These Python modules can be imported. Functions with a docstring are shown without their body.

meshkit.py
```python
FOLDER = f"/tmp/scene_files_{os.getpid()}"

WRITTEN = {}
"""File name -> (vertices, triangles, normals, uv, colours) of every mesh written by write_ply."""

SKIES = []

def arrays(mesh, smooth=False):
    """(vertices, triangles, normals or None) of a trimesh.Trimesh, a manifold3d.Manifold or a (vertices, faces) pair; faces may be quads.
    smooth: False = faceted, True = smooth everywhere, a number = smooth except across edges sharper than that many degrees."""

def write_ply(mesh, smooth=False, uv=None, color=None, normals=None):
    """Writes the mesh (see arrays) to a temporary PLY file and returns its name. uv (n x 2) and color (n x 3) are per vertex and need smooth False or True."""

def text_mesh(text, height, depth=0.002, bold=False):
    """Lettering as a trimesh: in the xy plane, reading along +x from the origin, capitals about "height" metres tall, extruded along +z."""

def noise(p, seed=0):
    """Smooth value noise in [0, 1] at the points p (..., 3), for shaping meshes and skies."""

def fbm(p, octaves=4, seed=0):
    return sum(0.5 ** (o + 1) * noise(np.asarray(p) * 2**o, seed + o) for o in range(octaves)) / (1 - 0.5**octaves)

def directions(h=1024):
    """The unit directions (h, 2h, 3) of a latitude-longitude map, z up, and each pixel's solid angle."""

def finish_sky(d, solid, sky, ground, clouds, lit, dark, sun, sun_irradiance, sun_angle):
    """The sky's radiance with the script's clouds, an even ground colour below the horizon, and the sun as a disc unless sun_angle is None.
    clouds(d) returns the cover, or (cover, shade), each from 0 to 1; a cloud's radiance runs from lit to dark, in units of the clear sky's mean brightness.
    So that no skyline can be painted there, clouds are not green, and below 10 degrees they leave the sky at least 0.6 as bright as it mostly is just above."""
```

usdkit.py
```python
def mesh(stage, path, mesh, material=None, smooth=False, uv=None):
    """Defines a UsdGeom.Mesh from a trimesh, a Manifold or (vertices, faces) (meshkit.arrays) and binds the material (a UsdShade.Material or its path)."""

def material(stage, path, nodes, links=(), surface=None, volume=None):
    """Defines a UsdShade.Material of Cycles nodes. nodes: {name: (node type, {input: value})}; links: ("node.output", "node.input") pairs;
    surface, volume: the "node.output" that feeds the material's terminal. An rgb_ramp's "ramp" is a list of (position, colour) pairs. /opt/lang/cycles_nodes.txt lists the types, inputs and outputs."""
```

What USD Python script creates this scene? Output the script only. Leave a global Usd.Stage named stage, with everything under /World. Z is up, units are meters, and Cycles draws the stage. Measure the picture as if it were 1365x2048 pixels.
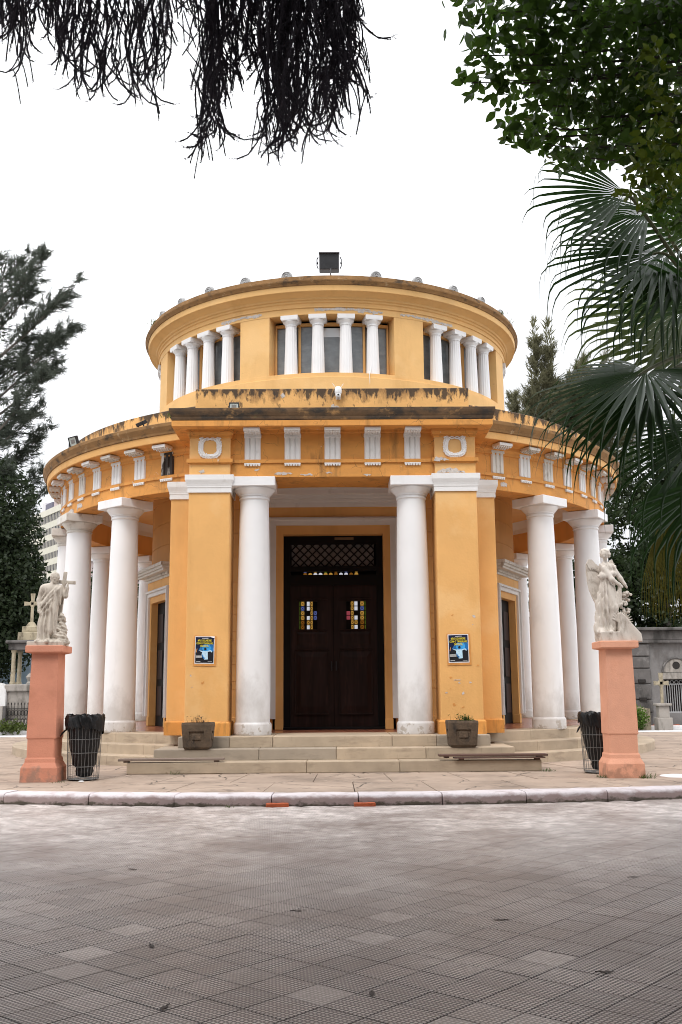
import math, random
import numpy as np, trimesh, usdkit, meshkit
import manifold3d as m3
from shapely.geometry import Polygon, Point, LineString
from shapely import affinity
from pxr import Usd, UsdGeom, UsdLux, UsdShade, Gf, Sdf, Vt

# ------------------------------------------------------------------ camera, sky, sun
stage = Usd.Stage.CreateInMemory()
UsdGeom.Xform.Define(stage, '/World')
UsdGeom.Scope.Define(stage, '/World/Looks')
CAM_H, PITCH, YAW, ROLL = 1.311, 10.28, 0.473, 0.448
EXPOSURE = 0.50
SKY_STRENGTH = 0.12
SUN_INT, SUN_ELEV, SUN_AZ = 0.30, 58.0, 205.0     # azimuth of the direction towards the sun, clockwise from +y
cam = UsdGeom.Camera.Define(stage, '/World/camera')
cam.CreateFocalLengthAttr(35.0); cam.CreateHorizontalApertureAttr(35.0 * 1365 / 1990.0)
cam.CreateExposureAttr(EXPOSURE)
_p, _y, _r = map(math.radians, (PITCH, YAW, ROLL))
fwd = np.array([math.sin(_y) * math.cos(_p), math.cos(_y) * math.cos(_p), math.sin(_p)])
rgt = np.cross(fwd, [0, 0, 1]); rgt /= np.linalg.norm(rgt); upv = np.cross(rgt, fwd)
r2 = rgt * math.cos(_r) - upv * math.sin(_r); u2 = upv * math.cos(_r) + rgt * math.sin(_r)
cam.AddTransformOp().Set(Gf.Matrix4d(*r2, 0, *u2, 0, *(-fwd), 0, 0, 0, CAM_H, 1))

se, sa = math.radians(SUN_ELEV), math.radians(SUN_AZ)
sky = UsdLux.DomeLight.Define(stage, '/World/sky')
sky_mat = usdkit.material(stage, '/World/Looks/sky_overcast', {
    'sky': ('sky_texture', {'sky_type': 'single_scattering', 'sun_disc': False, 'sun_elevation': se, 'sun_rotation': sa}),
    'co': ('texture_coordinate', {}), 'z': ('separate_xyz', {}), 'zc': ('clamp', {'min': 0.0, 'max': 1.0}),
    'cie': ('map_range', {'from_min': 0.0, 'from_max': 1.0, 'to_min': 0.36, 'to_max': 1.08}),      # a standard overcast sky: three times as bright overhead as at the horizon
    'n': ('noise_texture', {'scale': 2.0, 'detail': 5.0, 'roughness': 0.55}),
    'r': ('rgb_ramp', {'ramp': [(0.3, (12.0, 12.3, 12.9)), (0.7, (15.2, 15.3, 15.5))]}),
    'c': ('mix', {'mix_type': 'multiply', 'fac': 1.0}), 'm': ('mix', {'fac': 0.95}),
    'bg': ('background_shader', {'strength': SKY_STRENGTH})},
    [('co.generated', 'n.vector'), ('co.generated', 'z.vector'), ('z.z', 'zc.value'), ('zc.result', 'cie.value'), ('n.fac', 'r.fac'), ('r.color', 'c.color1'), ('cie.result', 'c.color2'), ('sky.color', 'm.color1'), ('c.color', 'm.color2'), ('m.color', 'bg.color')], surface='bg.background')
UsdShade.MaterialBindingAPI.Apply(sky.GetPrim()).Bind(sky_mat)
sky.GetPrim().SetCustomDataByKey('label', 'white overcast sky over the whole cemetery'); sky.GetPrim().SetCustomDataByKey('kind', 'structure')
sun = UsdLux.DistantLight.Define(stage, '/World/sun')
sun.CreateIntensityAttr(SUN_INT); sun.CreateAngleAttr(18.0); sun.CreateColorAttr(Gf.Vec3f(1.0, 0.965, 0.92)); sun.CreateNormalizeAttr(True)
sun.AddRotateZOp().Set(-SUN_AZ); sun.AddRotateXOp().Set(90.0 + SUN_ELEV - 180.0 + 0.0)

# ------------------------------------------------------------------ helpers
RNG = np.random.default_rng(7)
used = {}
def uname(parent, name):
    k = (parent, name); n = used.get(k, 0); used[k] = n + 1
    return name if n == 0 else f'{name}_{n:03d}'
def tag(prim, label=None, cat=None, group=None, kind=None):
    for k, v in (('label', label), ('category', cat), ('group', group), ('kind', kind)):
        if v: prim.SetCustomDataByKey(k, v)
def thing(name, label, cat, loc=(0, 0, 0), rotz=0, group=None, kind=None):
    p = '/World/' + uname('/World', name)
    x = UsdGeom.Xform.Define(stage, p); x.AddTranslateOp().Set(Gf.Vec3d(*map(float, loc)))
    if rotz: x.AddRotateZOp().Set(float(rotz))
    tag(x.GetPrim(), label, cat, group, kind); return p
def holder(parent, name, label=None):
    p = parent + '/' + uname(parent, name); x = UsdGeom.Xform.Define(stage, p); tag(x.GetPrim(), label); return p
def part(parent, name, mesh, mat, smooth=False, label=None, kind=None):
    p = parent + '/' + uname(parent, name)
    m = usdkit.mesh(stage, p, mesh, M[mat], smooth=smooth); tag(m.GetPrim(), label, kind=kind); return p
def solo(name, mesh, mat, label, cat=None, group=None, kind=None, smooth=False):
    p = '/World/' + uname('/World', name)
    m = usdkit.mesh(stage, p, mesh, M[mat], smooth=smooth); tag(m.GetPrim(), label, cat, group, kind); return p

def cat(*ms):
    vs, fs, n = [], [], 0
    for m in ms:
        if m is None: continue
        if hasattr(m, 'to_mesh'):
            q = m.to_mesh(); v, f = q.vert_properties[:, :3], q.tri_verts
        elif hasattr(m, 'vertices'): v, f = np.array(m.vertices), np.array(m.faces)
        else: v, f = m
        v = np.asarray(v, float); f = np.asarray(f, int)
        if f.shape[1] == 4: f = np.vstack([f[:, [0, 1, 2]], f[:, [0, 2, 3]]])
        vs.append(v); fs.append(f + n); n += len(v)
    return np.vstack(vs), np.vstack(fs)
def move(m, t=(0, 0, 0), rz=0, rx=0, ry=0, s=1):
    v, f = cat(m); v = v * s
    for ax, a in ((0, rx), (1, ry), (2, rz)):
        if a:
            c, sn = math.cos(math.radians(a)), math.sin(math.radians(a)); i, j = [(1, 2), (2, 0), (0, 1)][ax]
            w = v.copy(); w[:, i] = c * v[:, i] - sn * v[:, j]; w[:, j] = sn * v[:, i] + c * v[:, j]; v = w
    return v + np.asarray(t, float), f
def box(x0, x1, y0, y1, z0, z1, b=0.0):
    """A box, with its edges chamfered by b."""
    if b <= 0:
        v = np.array([[x, y, z] for z in (z0, z1) for y in (y0, y1) for x in (x0, x1)], float)
        f = np.array([[0, 2, 3, 1], [4, 5, 7, 6], [0, 1, 5, 4], [2, 6, 7, 3], [0, 4, 6, 2], [1, 3, 7, 5]])
        return cat((v, f))
    pts = []
    for x, sx in ((x0, 1), (x1, -1)):
        for y, sy in ((y0, 1), (y1, -1)):
            for z, sz in ((z0, 1), (z1, -1)):
                pts += [(x, y + sy * b, z + sz * b), (x + sx * b, y, z + sz * b), (x + sx * b, y + sy * b, z)]
    return cat(m3.Manifold.hull_points(np.array(pts, float)))
def hull(pts): return cat(m3.Manifold.hull_points(np.asarray(pts, float)))
def prism(poly, z0, z1):
    poly = poly if isinstance(poly, Polygon) else Polygon(poly)
    m = trimesh.creation.extrude_polygon(poly, z1 - z0, engine='earcut'); m.apply_translation([0, 0, z0]); return cat(m)
def lathe(prof, n=48, c=(0, 0), a0=None, a1=None, closed=False):
    """Surface of revolution of (r, z) points about z; angles (degrees) run from the front (-y) towards +x. With a0, a1 an arc; closed: the profile is a closed loop, with end caps."""
    prof = np.asarray(prof, float); full = a0 is None
    th = np.radians(np.linspace(0, 360, n, endpoint=False) if full else np.linspace(a0, a1, n + 1))
    k = len(prof)
    v = np.stack([np.outer(np.sin(th), prof[:, 0]) + c[0], -np.outer(np.cos(th), prof[:, 0]) + c[1], np.outer(np.ones_like(th), prof[:, 1])], -1).reshape(-1, 3)
    f = []; nt = len(th); kk = k if closed else k - 1
    for i in range(nt if full else nt - 1):
        j = (i + 1) % nt
        for a in range(kk):
            b = (a + 1) % k
            f.append([i * k + a, j * k + a, j * k + b, i * k + b])
    f = np.array(f); f = np.vstack([f[:, [0, 1, 2]], f[:, [0, 2, 3]]])
    if closed and not full:
        P = Polygon(prof); vv, ff = trimesh.creation.triangulate_polygon(P, engine='earcut')
        ids = [int(np.argmin(((prof - q) ** 2).sum(1))) for q in vv]
        ff = np.array([[ids[x] for x in t] for t in ff])
        f = np.vstack([f, ff, ff[:, ::-1] + (nt - 1) * k])
    return v, f
def tube(path, r, n=8, cap=True):
    path = np.asarray(path, float); r = np.broadcast_to(np.asarray(r, float), len(path))
    t = np.gradient(path, axis=0); t /= np.maximum(np.linalg.norm(t, axis=1, keepdims=True), 1e-9)
    ref = np.array([0, 0, 1.0]) if abs(t[0, 2]) < 0.9 else np.array([1.0, 0, 0])
    u = np.cross(t[0], ref); u /= np.linalg.norm(u); vs = []
    for i in range(len(path)):
        u = u - t[i] * (u @ t[i]); u /= max(np.linalg.norm(u), 1e-9); w = np.cross(t[i], u)
        a = np.linspace(0, 2 * np.pi, n, endpoint=False)
        vs.append(path[i] + r[i] * (np.outer(np.cos(a), u) + np.outer(np.sin(a), w)))
    f = [[i * n + a, i * n + (a + 1) % n, (i + 1) * n + (a + 1) % n, (i + 1) * n + a] for i in range(len(path) - 1) for a in range(n)]
    v = np.vstack(vs); f = np.array(f); f = np.vstack([f[:, [0, 1, 2]], f[:, [0, 2, 3]]])
    if cap:
        m = len(v); v = np.vstack([v, path[0], path[-1]])
        e = [[m, (a + 1) % n, a] for a in range(n)] + [[m + 1, (len(path) - 1) * n + a, (len(path) - 1) * n + (a + 1) % n] for a in range(n)]
        f = np.vstack([f, e])
    return v, f
def ball(c, r, sub=1):
    m = trimesh.creation.icosphere(sub, 1.0); return np.array(m.vertices) * np.asarray(r) + np.asarray(c), np.array(m.faces)
def spline(pts, n):
    from scipy.interpolate import PchipInterpolator
    pts = np.asarray(pts, float); return PchipInterpolator(np.arange(len(pts)), pts)(np.linspace(0, len(pts) - 1, n))

# ------------------------------------------------------------------ materials
M = {}
def mat(name, base, rough=0.6, var=0.12, vscale=3.0, spec=0.35, bump=0.0, bscale=60.0, stains=(), metallic=0.0, island=0.0, obj=0.0, stretch=(1, 1, 1), crack=None):
    """Paint, stone or plaster. stains: (colour, scale xyz, low, high[, strength, z0, z1]) layers of noise; a layer given z0, z1 grows from height z0 to z1."""
    N = {'g': ('geometry', {}), 'mp': ('mapping', {'scale': stretch}), 'n': ('noise_texture', {'scale': vscale, 'detail': 5.0, 'roughness': 0.6}),
         'r': ('rgb_ramp', {'ramp': [(0.25, tuple(c * (1 - var) for c in base)), (0.75, tuple(min(1, c * (1 + var)) for c in base))]}),
         'p': ('principled_bsdf', {'roughness': rough, 'specular_ior_level': spec, 'metallic': metallic})}
    L = [('g.position', 'mp.vector'), ('mp.vector', 'n.vector'), ('n.fac', 'r.fac')]; out = 'r.color'
    if island or obj:
        N['hs'] = ('hsv', {}); N['mr'] = ('map_range', {'from_min': 0.0, 'from_max': 1.0, 'to_min': 1 - (island or obj), 'to_max': 1 + (island or obj)})
        if island: L.append(('g.random_per_island', 'mr.value'))
        else: N['oi'] = ('object_info', {}); L.append(('oi.random', 'mr.value'))
        L += [('mr.result', 'hs.value'), (out, 'hs.color')]; out = 'hs.color'
    for i, s in enumerate(stains):
        col, sc, lo, hi = s[:4]; st = s[4] if len(s) > 4 else 1.0
        N[f'sm{i}'] = ('mapping', {'scale': sc, 'location': (3.1 * i, 1.7 * i, 0.3 * i)}); N[f'sn{i}'] = ('noise_texture', {'scale': 1.0, 'detail': 6.0, 'roughness': 0.65})
        N[f'sr{i}'] = ('map_range', {'from_min': lo, 'from_max': hi, 'to_min': 0.0, 'to_max': st, 'clamp': True}); N[f'sx{i}'] = ('mix', {'color2': col})
        L += [('g.position', f'sm{i}.vector'), (f'sm{i}.vector', f'sn{i}.vector')]; val = f'sn{i}.fac'
        if len(s) > 5:
            N[f'z{i}'] = ('separate_xyz', {}); N[f'zr{i}'] = ('map_range', {'from_min': s[5], 'from_max': s[6], 'to_min': -0.25, 'to_max': 0.2, 'clamp': True}); N[f'za{i}'] = ('math', {'math_type': 'add'})
            L += [('g.position', f'z{i}.vector'), (f'z{i}.z', f'zr{i}.value'), (f'zr{i}.result', f'za{i}.value1'), (val, f'za{i}.value2')]; val = f'za{i}.value'
        L += [(val, f'sr{i}.value'), (f'sr{i}.result', f'sx{i}.fac'), (out, f'sx{i}.color1')]; out = f'sx{i}.color'
    if crack:                                  # thin dark cracks: (cell size per metre, width, colour)
        N['cw'] = ('noise_texture', {'scale': crack[0] * 2.5, 'detail': 4.0}); N['cm'] = ('mix', {'mix_type': 'linear_light', 'fac': 0.10}); N['cv'] = ('voronoi_texture', {'feature': 'distance_to_edge', 'scale': crack[0]}); N['cr'] = ('map_range', {'from_min': crack[1] * .4, 'from_max': crack[1], 'to_min': 0.85, 'to_max': 0.0, 'clamp': True})
        N['ck'] = ('noise_texture', {'scale': crack[0] * .9, 'detail': 2.0}); N['ckr'] = ('map_range', {'from_min': 0.47, 'from_max': 0.55, 'clamp': True}); N['cmul'] = ('math', {'math_type': 'multiply'}); N['cx'] = ('mix', {'color2': crack[2]})
        L += [('g.position', 'cw.vector'), ('g.position', 'cm.color1'), ('cw.color', 'cm.color2'), ('cm.color', 'cv.vector'), ('cv.distance', 'cr.value'), ('g.position', 'ck.vector'), ('ck.fac', 'ckr.value'), ('cr.result', 'cmul.value1'), ('ckr.result', 'cmul.value2'), ('cmul.value', 'cx.fac'), (out, 'cx.color1')]; out = 'cx.color'
    if bump:
        N['bn'] = ('noise_texture', {'scale': bscale, 'detail': 4.0}); N['b'] = ('bump', {'strength': bump, 'distance': 0.01})
        L += [('g.position', 'bn.vector'), ('bn.fac', 'b.height'), ('b.normal', 'p.normal')]
    L.append((out, 'p.base_color'))
    M[name] = usdkit.material(stage, '/World/Looks/' + name, N, L, surface='p.BSDF')
def leaf_mat(name, base, trans=0.35, var=0.35, rough=0.45, spec=0.35):
    N = {'g': ('geometry', {}), 'mr': ('map_range', {'to_min': 1 - var, 'to_max': 1 + var}), 'hs': ('hsv', {'color': base}),
         'hm': ('map_range', {'to_min': 0.485, 'to_max': 0.515}),
         'p': ('principled_bsdf', {'roughness': rough, 'specular_ior_level': spec}), 't': ('translucent_bsdf', {}), 'm': ('mix_closure', {'fac': trans})}
    L = [('g.random_per_island', 'mr.value'), ('g.random_per_island', 'hm.value'), ('mr.result', 'hs.value'), ('hm.result', 'hs.hue'), ('hs.color', 'p.base_color'), ('hs.color', 't.color'), ('p.BSDF', 'm.closure1'), ('t.BSDF', 'm.closure2')]
    M[name] = usdkit.material(stage, '/World/Looks/' + name, N, L, surface='m.closure')
def emit(name, col, s):
    M[name] = usdkit.material(stage, '/World/Looks/' + name, {'e': ('emission', {'color': col, 'strength': s})}, [], surface='e.emission')
DIRT = (0.045, 0.033, 0.022); SOOT = (0.03, 0.026, 0.022); ORANGE = (0.74, 0.405, 0.140)
mat('orange_paint', ORANGE, 0.7, 0.09, 1.2, bump=0.25, bscale=30, stains=[((0.50, 0.26, 0.08), (1.8, 1.8, 0.35), 0.52, 0.75, 0.40), ((0.80, 0.52, 0.24), (0.9, 0.9, 0.9), 0.52, 0.64, 0.45), ((0.42, 0.22, 0.09), (7, 7, 7), 0.68, 0.76, 0.5), ((0.80, 0.66, 0.47), (6, 6, 6), 0.74, 0.77, 0.5)])
mat('orange_tower', (0.75, 0.45, 0.175), 0.7, 0.09, 1.2, bump=0.25, bscale=30, stains=[((0.50, 0.26, 0.08), (1.8, 1.8, 0.35), 0.52, 0.75, 0.40), ((0.80, 0.52, 0.24), (0.9, 0.9, 0.9), 0.52, 0.64, 0.45), ((0.42, 0.22, 0.09), (7, 7, 7), 0.68, 0.76, 0.5), ((0.80, 0.66, 0.47), (6, 6, 6), 0.74, 0.77, 0.5)])
mat('orange_drum', (0.62, 0.305, 0.09), 0.65, 0.08, 1.2, bump=0.2, bscale=35, stains=[((0.40, 0.19, 0.06), (1.5, 1.5, 0.5), 0.55, 0.80, 0.45)])  # drum orange, darkened in its base for the shade behind the columns
mat('orange_weathered', (0.66, 0.295, 0.070), 0.7, 0.12, 2.0, bump=0.3, bscale=30, crack=(2.2, 0.008, (0.20, 0.10, 0.035)), stains=[(DIRT, (4, 4, 0.9), 0.54, 0.72, 0.6), ((0.45, 0.21, 0.06), (2.5, 2.5, 5), 0.52, 0.72, 0.55), ((0.70, 0.60, 0.48), (4, 4, 6), 0.68, 0.70, 0.8)])  # weathered paint; its deeper base also puts cornice shade into the colour
mat('attic_paint', (0.72, 0.40, 0.14), 0.75, 0.14, 2.0, bump=0.4, bscale=30, stains=[((0.22, 0.11, 0.04), (3.6, 3.6, 1.6), 0.50, 0.64, 0.7, 6.10, 6.60), ((0.045, 0.030, 0.020), (8.5, 8.5, 3.0), 0.55, 0.62, 0.92, 5.95, 6.62), (SOOT, (11, 11, 5), 0.60, 0.66, 0.7), ((0.62, 0.52, 0.42), (2.2, 2.2, 2.2), 0.69, 0.71, 0.9)])
mat('cornice_grime', (0.11, 0.064, 0.032), 0.85, 0.4, 3.0, bump=0.5, bscale=25, stains=[(SOOT, (3, 3, 6), 0.45, 0.62, 0.9), ((0.42, 0.23, 0.085), (3.5, 3.5, 5), 0.58, 0.7, 0.7), ((0.12, 0.13, 0.05), (6, 6, 6), 0.64, 0.7, 0.6)])
mat('rim_grime', (0.25, 0.135, 0.052), 0.85, 0.3, 3.0, bump=0.5, bscale=25, stains=[(SOOT, (4, 4, 7), 0.54, 0.68, 0.8), ((0.55, 0.40, 0.25), (6, 6, 6), 0.62, 0.7, 0.5)])
mat('white_paint', (0.80, 0.79, 0.79), 0.5, 0.03, 2.0, bump=0.08, bscale=25, stains=[((0.46, 0.44, 0.42), (2.2, 2.2, 0.9), 0.56, 0.80, 0.32), ((0.36, 0.32, 0.29), (1.8, 1.8, 1.1), 0.46, 0.70, 0.50, 2.0, 0.62), ((0.33, 0.27, 0.21), (9, 9, 9), 0.66, 0.70, 0.6, 1.2, 0.6)])
mat('white_trim', (0.76, 0.745, 0.73), 0.6, 0.05, 3.0, bump=0.15, bscale=40, stains=[((0.42, 0.37, 0.31), (6, 6, 3), 0.60, 0.80, 0.5)])
mat('white_dirty', (0.66, 0.63, 0.58), 0.7, 0.1, 6.0, bump=0.25, bscale=40, stains=[((0.22, 0.15, 0.09), (7, 7, 3), 0.56, 0.72, 0.7)])
mat('rust_stain', (0.62, 0.60, 0.56), 0.8, 0.1, 6.0, bump=0.4, stains=[((0.04, 0.03, 0.025), (4, 4, 1.2), 0.44, 0.50, 1.0)])
mat('bare_plaster', (0.55, 0.50, 0.46), 0.9, 0.2, 12.0, bump=0.5, bscale=60, stains=[((0.22, 0.17, 0.13), (14, 14, 14), 0.55, 0.66, 0.8)])
mat('step_stone', (0.41, 0.325, 0.235), 0.75, 0.2, 2.0, bump=0.15, bscale=90, obj=0.10, stains=[((0.19, 0.14, 0.10), (2.5, 2.5, 9), 0.53, 0.75, 0.6), ((0.09, 0.075, 0.06), (22, 22, 3), 0.62, 0.75, 0.55)])
mat('step_grey', (0.33, 0.275, 0.215), 0.75, 0.14, 2.0, bump=0.15, bscale=90, obj=0.10, stains=[((0.17, 0.14, 0.11), (2.5, 2.5, 9), 0.53, 0.75, 0.6)])
mat('red_tile', (0.22, 0.075, 0.04), 0.22, 0.2, 3.0, spec=0.5)
mat('dark_wood', (0.021, 0.0095, 0.008), 0.5, 0.5, 2.0, spec=0.2, bump=0.2, bscale=50, stretch=(6, 6, 0.6), stains=[((0.06, 0.028, 0.022), (9, 9, 1.5), 0.56, 0.75, 0.6)])
mat('door_black', (0.006, 0.005, 0.005), 0.6, 0.3, 2.0, spec=0.15)
mat('lattice_pane', (0.24, 0.215, 0.205), 0.35, 0.25, 6.0)
mat('brass', (0.20, 0.13, 0.07), 0.5, 0.2, 6.0)
mat('grey_glass', (0.15, 0.165, 0.175), 0.14, 0.25, 5.0, spec=0.6, bump=0.12, bscale=70, stains=[((0.30, 0.31, 0.32), (2.0, 2.0, 5), 0.5, 0.75, 0.5)])
mat('clear_glass', (0.62, 0.66, 0.70), 0.10, 0.05, 2.0, spec=0.8)  # opaque pale pane, with sky brightness painted into its colour
mat('black_metal', (0.02, 0.02, 0.022), 0.5, 0.3, 6.0)
mat('lamp_glass', (0.50, 0.55, 0.52), 0.2, 0.1, 6.0)
mat('lamp_dark', (0.10, 0.095, 0.10), 0.35, 0.2, 10.0)
mat('white_plastic', (0.78, 0.78, 0.78), 0.35, 0.03, 3.0)
mat('roofing', (0.20, 0.19, 0.18), 0.9, 0.2, 2.0)
mat('rosette_stone', (0.42, 0.42, 0.42), 0.9, 0.25, 14.0, bump=0.5, bscale=40, stains=[((0.12, 0.11, 0.10), (14, 14, 14), 0.5, 0.62, 0.8)])
mat('salmon_left', (0.56, 0.235, 0.15), 0.85, 0.10, 3.0, bump=0.35, bscale=60, stains=[((0.35, 0.13, 0.07), (2, 2, 2), 0.55, 0.75, 0.5), ((0.25, 0.17, 0.13), (5, 5, 5), 0.58, 0.72, 0.7, 0.62, 0.12)])
mat('salmon_right', (0.68, 0.335, 0.22), 0.85, 0.10, 3.0, bump=0.35, bscale=60, stains=[((0.50, 0.20, 0.10), (2, 2, 2), 0.55, 0.75, 0.5), ((0.33, 0.17, 0.11), (5, 5, 5), 0.56, 0.70, 0.7, 0.62, 0.12)])
mat('marble', (0.50, 0.44, 0.37), 0.6, 0.1, 5.0, bump=0.2, bscale=60, stains=[((0.22, 0.17, 0.13), (13, 13, 5), 0.50, 0.66, 0.8)])
mat('marble_white', (0.57, 0.51, 0.45), 0.6, 0.1, 5.0, bump=0.2, bscale=60, stains=[((0.27, 0.22, 0.17), (13, 13, 5), 0.52, 0.68, 0.75)])
mat('wire', (0.16, 0.155, 0.15), 0.5, 0.3, 9.0)
mat('bag_plastic', (0.006, 0.006, 0.0065), 0.30, 0.2, 6.0, spec=0.35, bump=0.6, bscale=22)
mat('planter_stone', (0.105, 0.073, 0.048), 0.9, 0.3, 7.0, bump=0.6, bscale=45, stains=[(SOOT, (5, 5, 3), 0.50, 0.66, 0.85), ((0.22, 0.15, 0.10), (9, 9, 9), 0.60, 0.72, 0.6)])
mat('soil', (0.05, 0.035, 0.025), 0.95, 0.3, 20.0, bump=0.8)
mat('plank_wood', (0.10, 0.055, 0.042), 0.7, 0.35, 3.0, bump=0.4, bscale=40, stretch=(0.6, 8, 8))
mat('plank_grey', (0.20, 0.15, 0.12), 0.7, 0.3, 3.0, bump=0.4, bscale=40, stretch=(0.6, 8, 8))
mat('brick_red', (0.42, 0.10, 0.04), 0.9, 0.3, 9.0, bump=0.5)
mat('paver_joint', (0.05, 0.036, 0.032), 0.9, 0.2, 6.0)
mat('pavement_concrete', (0.36, 0.275, 0.215), 0.85, 0.2, 1.2, bump=0.3, bscale=40, obj=0.06, stains=[((0.17, 0.13, 0.10), (1.1, 1.1, 1), 0.48, 0.68, 0.7), ((0.09, 0.07, 0.055), (4, 4, 4), 0.63, 0.70, 0.7), ((0.47, 0.38, 0.31), (5, 5, 5), 0.6, 0.7, 0.5), ((0.13, 0.10, 0.08), (2.2, 2.2, 2), 0.60, 0.68, 0.7)], crack=(1.3, 0.018, (0.05, 0.04, 0.03)))
mat('pavement_gap', (0.05, 0.04, 0.03), 0.95, 0.2, 6.0)
mat('kerb_white', (0.60, 0.545, 0.555), 0.8, 0.08, 3.0, bump=0.5, bscale=30, obj=0.05, stains=[((0.27, 0.19, 0.175), (5, 5, 9), 0.30, 0.56, 0.85, 0.13, 0.05), ((0.07, 0.06, 0.04), (8, 8, 14), 0.44, 0.58, 0.9, 0.075, -0.01), ((0.32, 0.25, 0.23), (3, 3, 3), 0.56, 0.70, 0.5)])
mat('far_road', (0.36, 0.345, 0.34), 0.9, 0.1, 2.0)
mat('earth', (0.10, 0.085, 0.06), 0.95, 0.3, 0.6, stains=[((0.05, 0.07, 0.025), (1.2, 1.2, 1), 0.48, 0.6, 0.8)])
mat('tomb_stone', (0.33, 0.30, 0.27), 0.85, 0.2, 2.0, bump=0.3, stains=[((0.10, 0.09, 0.075), (3, 3, 1.2), 0.50, 0.68, 0.85)])
mat('tomb_dark', (0.13, 0.12, 0.115), 0.85, 0.25, 1.5, bump=0.4, bscale=20, stains=[((0.04, 0.037, 0.034), (1.6, 1.6, 0.7), 0.48, 0.64, 0.9), ((0.36, 0.34, 0.33), (2, 2, 2), 0.58, 0.72, 0.5)])
mat('tomb_grey', (0.19, 0.18, 0.175), 0.85, 0.2, 1.5, bump=0.4, bscale=20, stains=[((0.09, 0.08, 0.075), (1.6, 1.6, 0.7), 0.54, 0.70, 0.8)])
mat('tomb_white', (0.66, 0.65, 0.64), 0.8, 0.1, 2.0, stains=[((0.3, 0.27, 0.24), (3, 3, 1.2), 0.56, 0.72, 0.6)])
mat('lichen_stone', (0.36, 0.31, 0.22), 0.9, 0.25, 4.0, bump=0.4, stains=[((0.12, 0.10, 0.07), (5, 5, 3), 0.5, 0.66, 0.8)])
mat('blue_wall', (0.40, 0.53, 0.66), 0.9, 0.08, 0.8, stains=[((0.58, 0.66, 0.72), (1.5, 1.5, 0.5), 0.52, 0.72, 0.6)])
mat('iron', (0.022, 0.018, 0.016), 0.6, 0.3, 6.0)
mat('gate_white', (0.36, 0.36, 0.36), 0.6, 0.1, 6.0)
mat('facade_cream', (0.66, 0.63, 0.54), 0.8, 0.06, 0.3)
mat('facade_grey', (0.62, 0.60, 0.62), 0.8, 0.06, 0.3)
mat('facade_pink', (0.45, 0.37, 0.37), 0.8, 0.06, 0.3)
mat('roof_block', (0.14, 0.135, 0.18), 0.7, 0.1, 0.3)
mat('window_dark', (0.055, 0.05, 0.06), 0.5, 0.4, 0.5, spec=0.2)
mat('window_frame', (0.35, 0.33, 0.33), 0.5, 0.1, 1.0)
mat('bark', (0.07, 0.055, 0.045), 0.95, 0.35, 6.0, bump=0.8, bscale=30, stretch=(1, 1, 0.3))
mat('bark_grey', (0.13, 0.115, 0.10), 0.95, 0.3, 4.0, bump=0.8, bscale=20, stretch=(1, 1, 0.3))
mat('palm_stem', (0.10, 0.10, 0.045), 0.6, 0.3, 6.0)
mat('poster_paper', (0.80, 0.80, 0.80), 0.5, 0.02, 3.0)
mat('poster_navy', (0.008, 0.014, 0.045), 0.4, 0.3, 8.0)
mat('poster_blue', (0.02, 0.16, 0.42), 0.4, 0.35, 9.0)
mat('poster_sky', (0.05, 0.34, 0.72), 0.4, 0.25, 12.0)
mat('poster_black', (0.012, 0.012, 0.016), 0.4, 0.2, 8.0)
mat('poster_shirt', (0.48, 0.68, 0.85), 0.4, 0.25, 40.0)
mat('poster_yellow', (0.80, 0.64, 0.03), 0.4, 0.03, 3.0)
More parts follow.
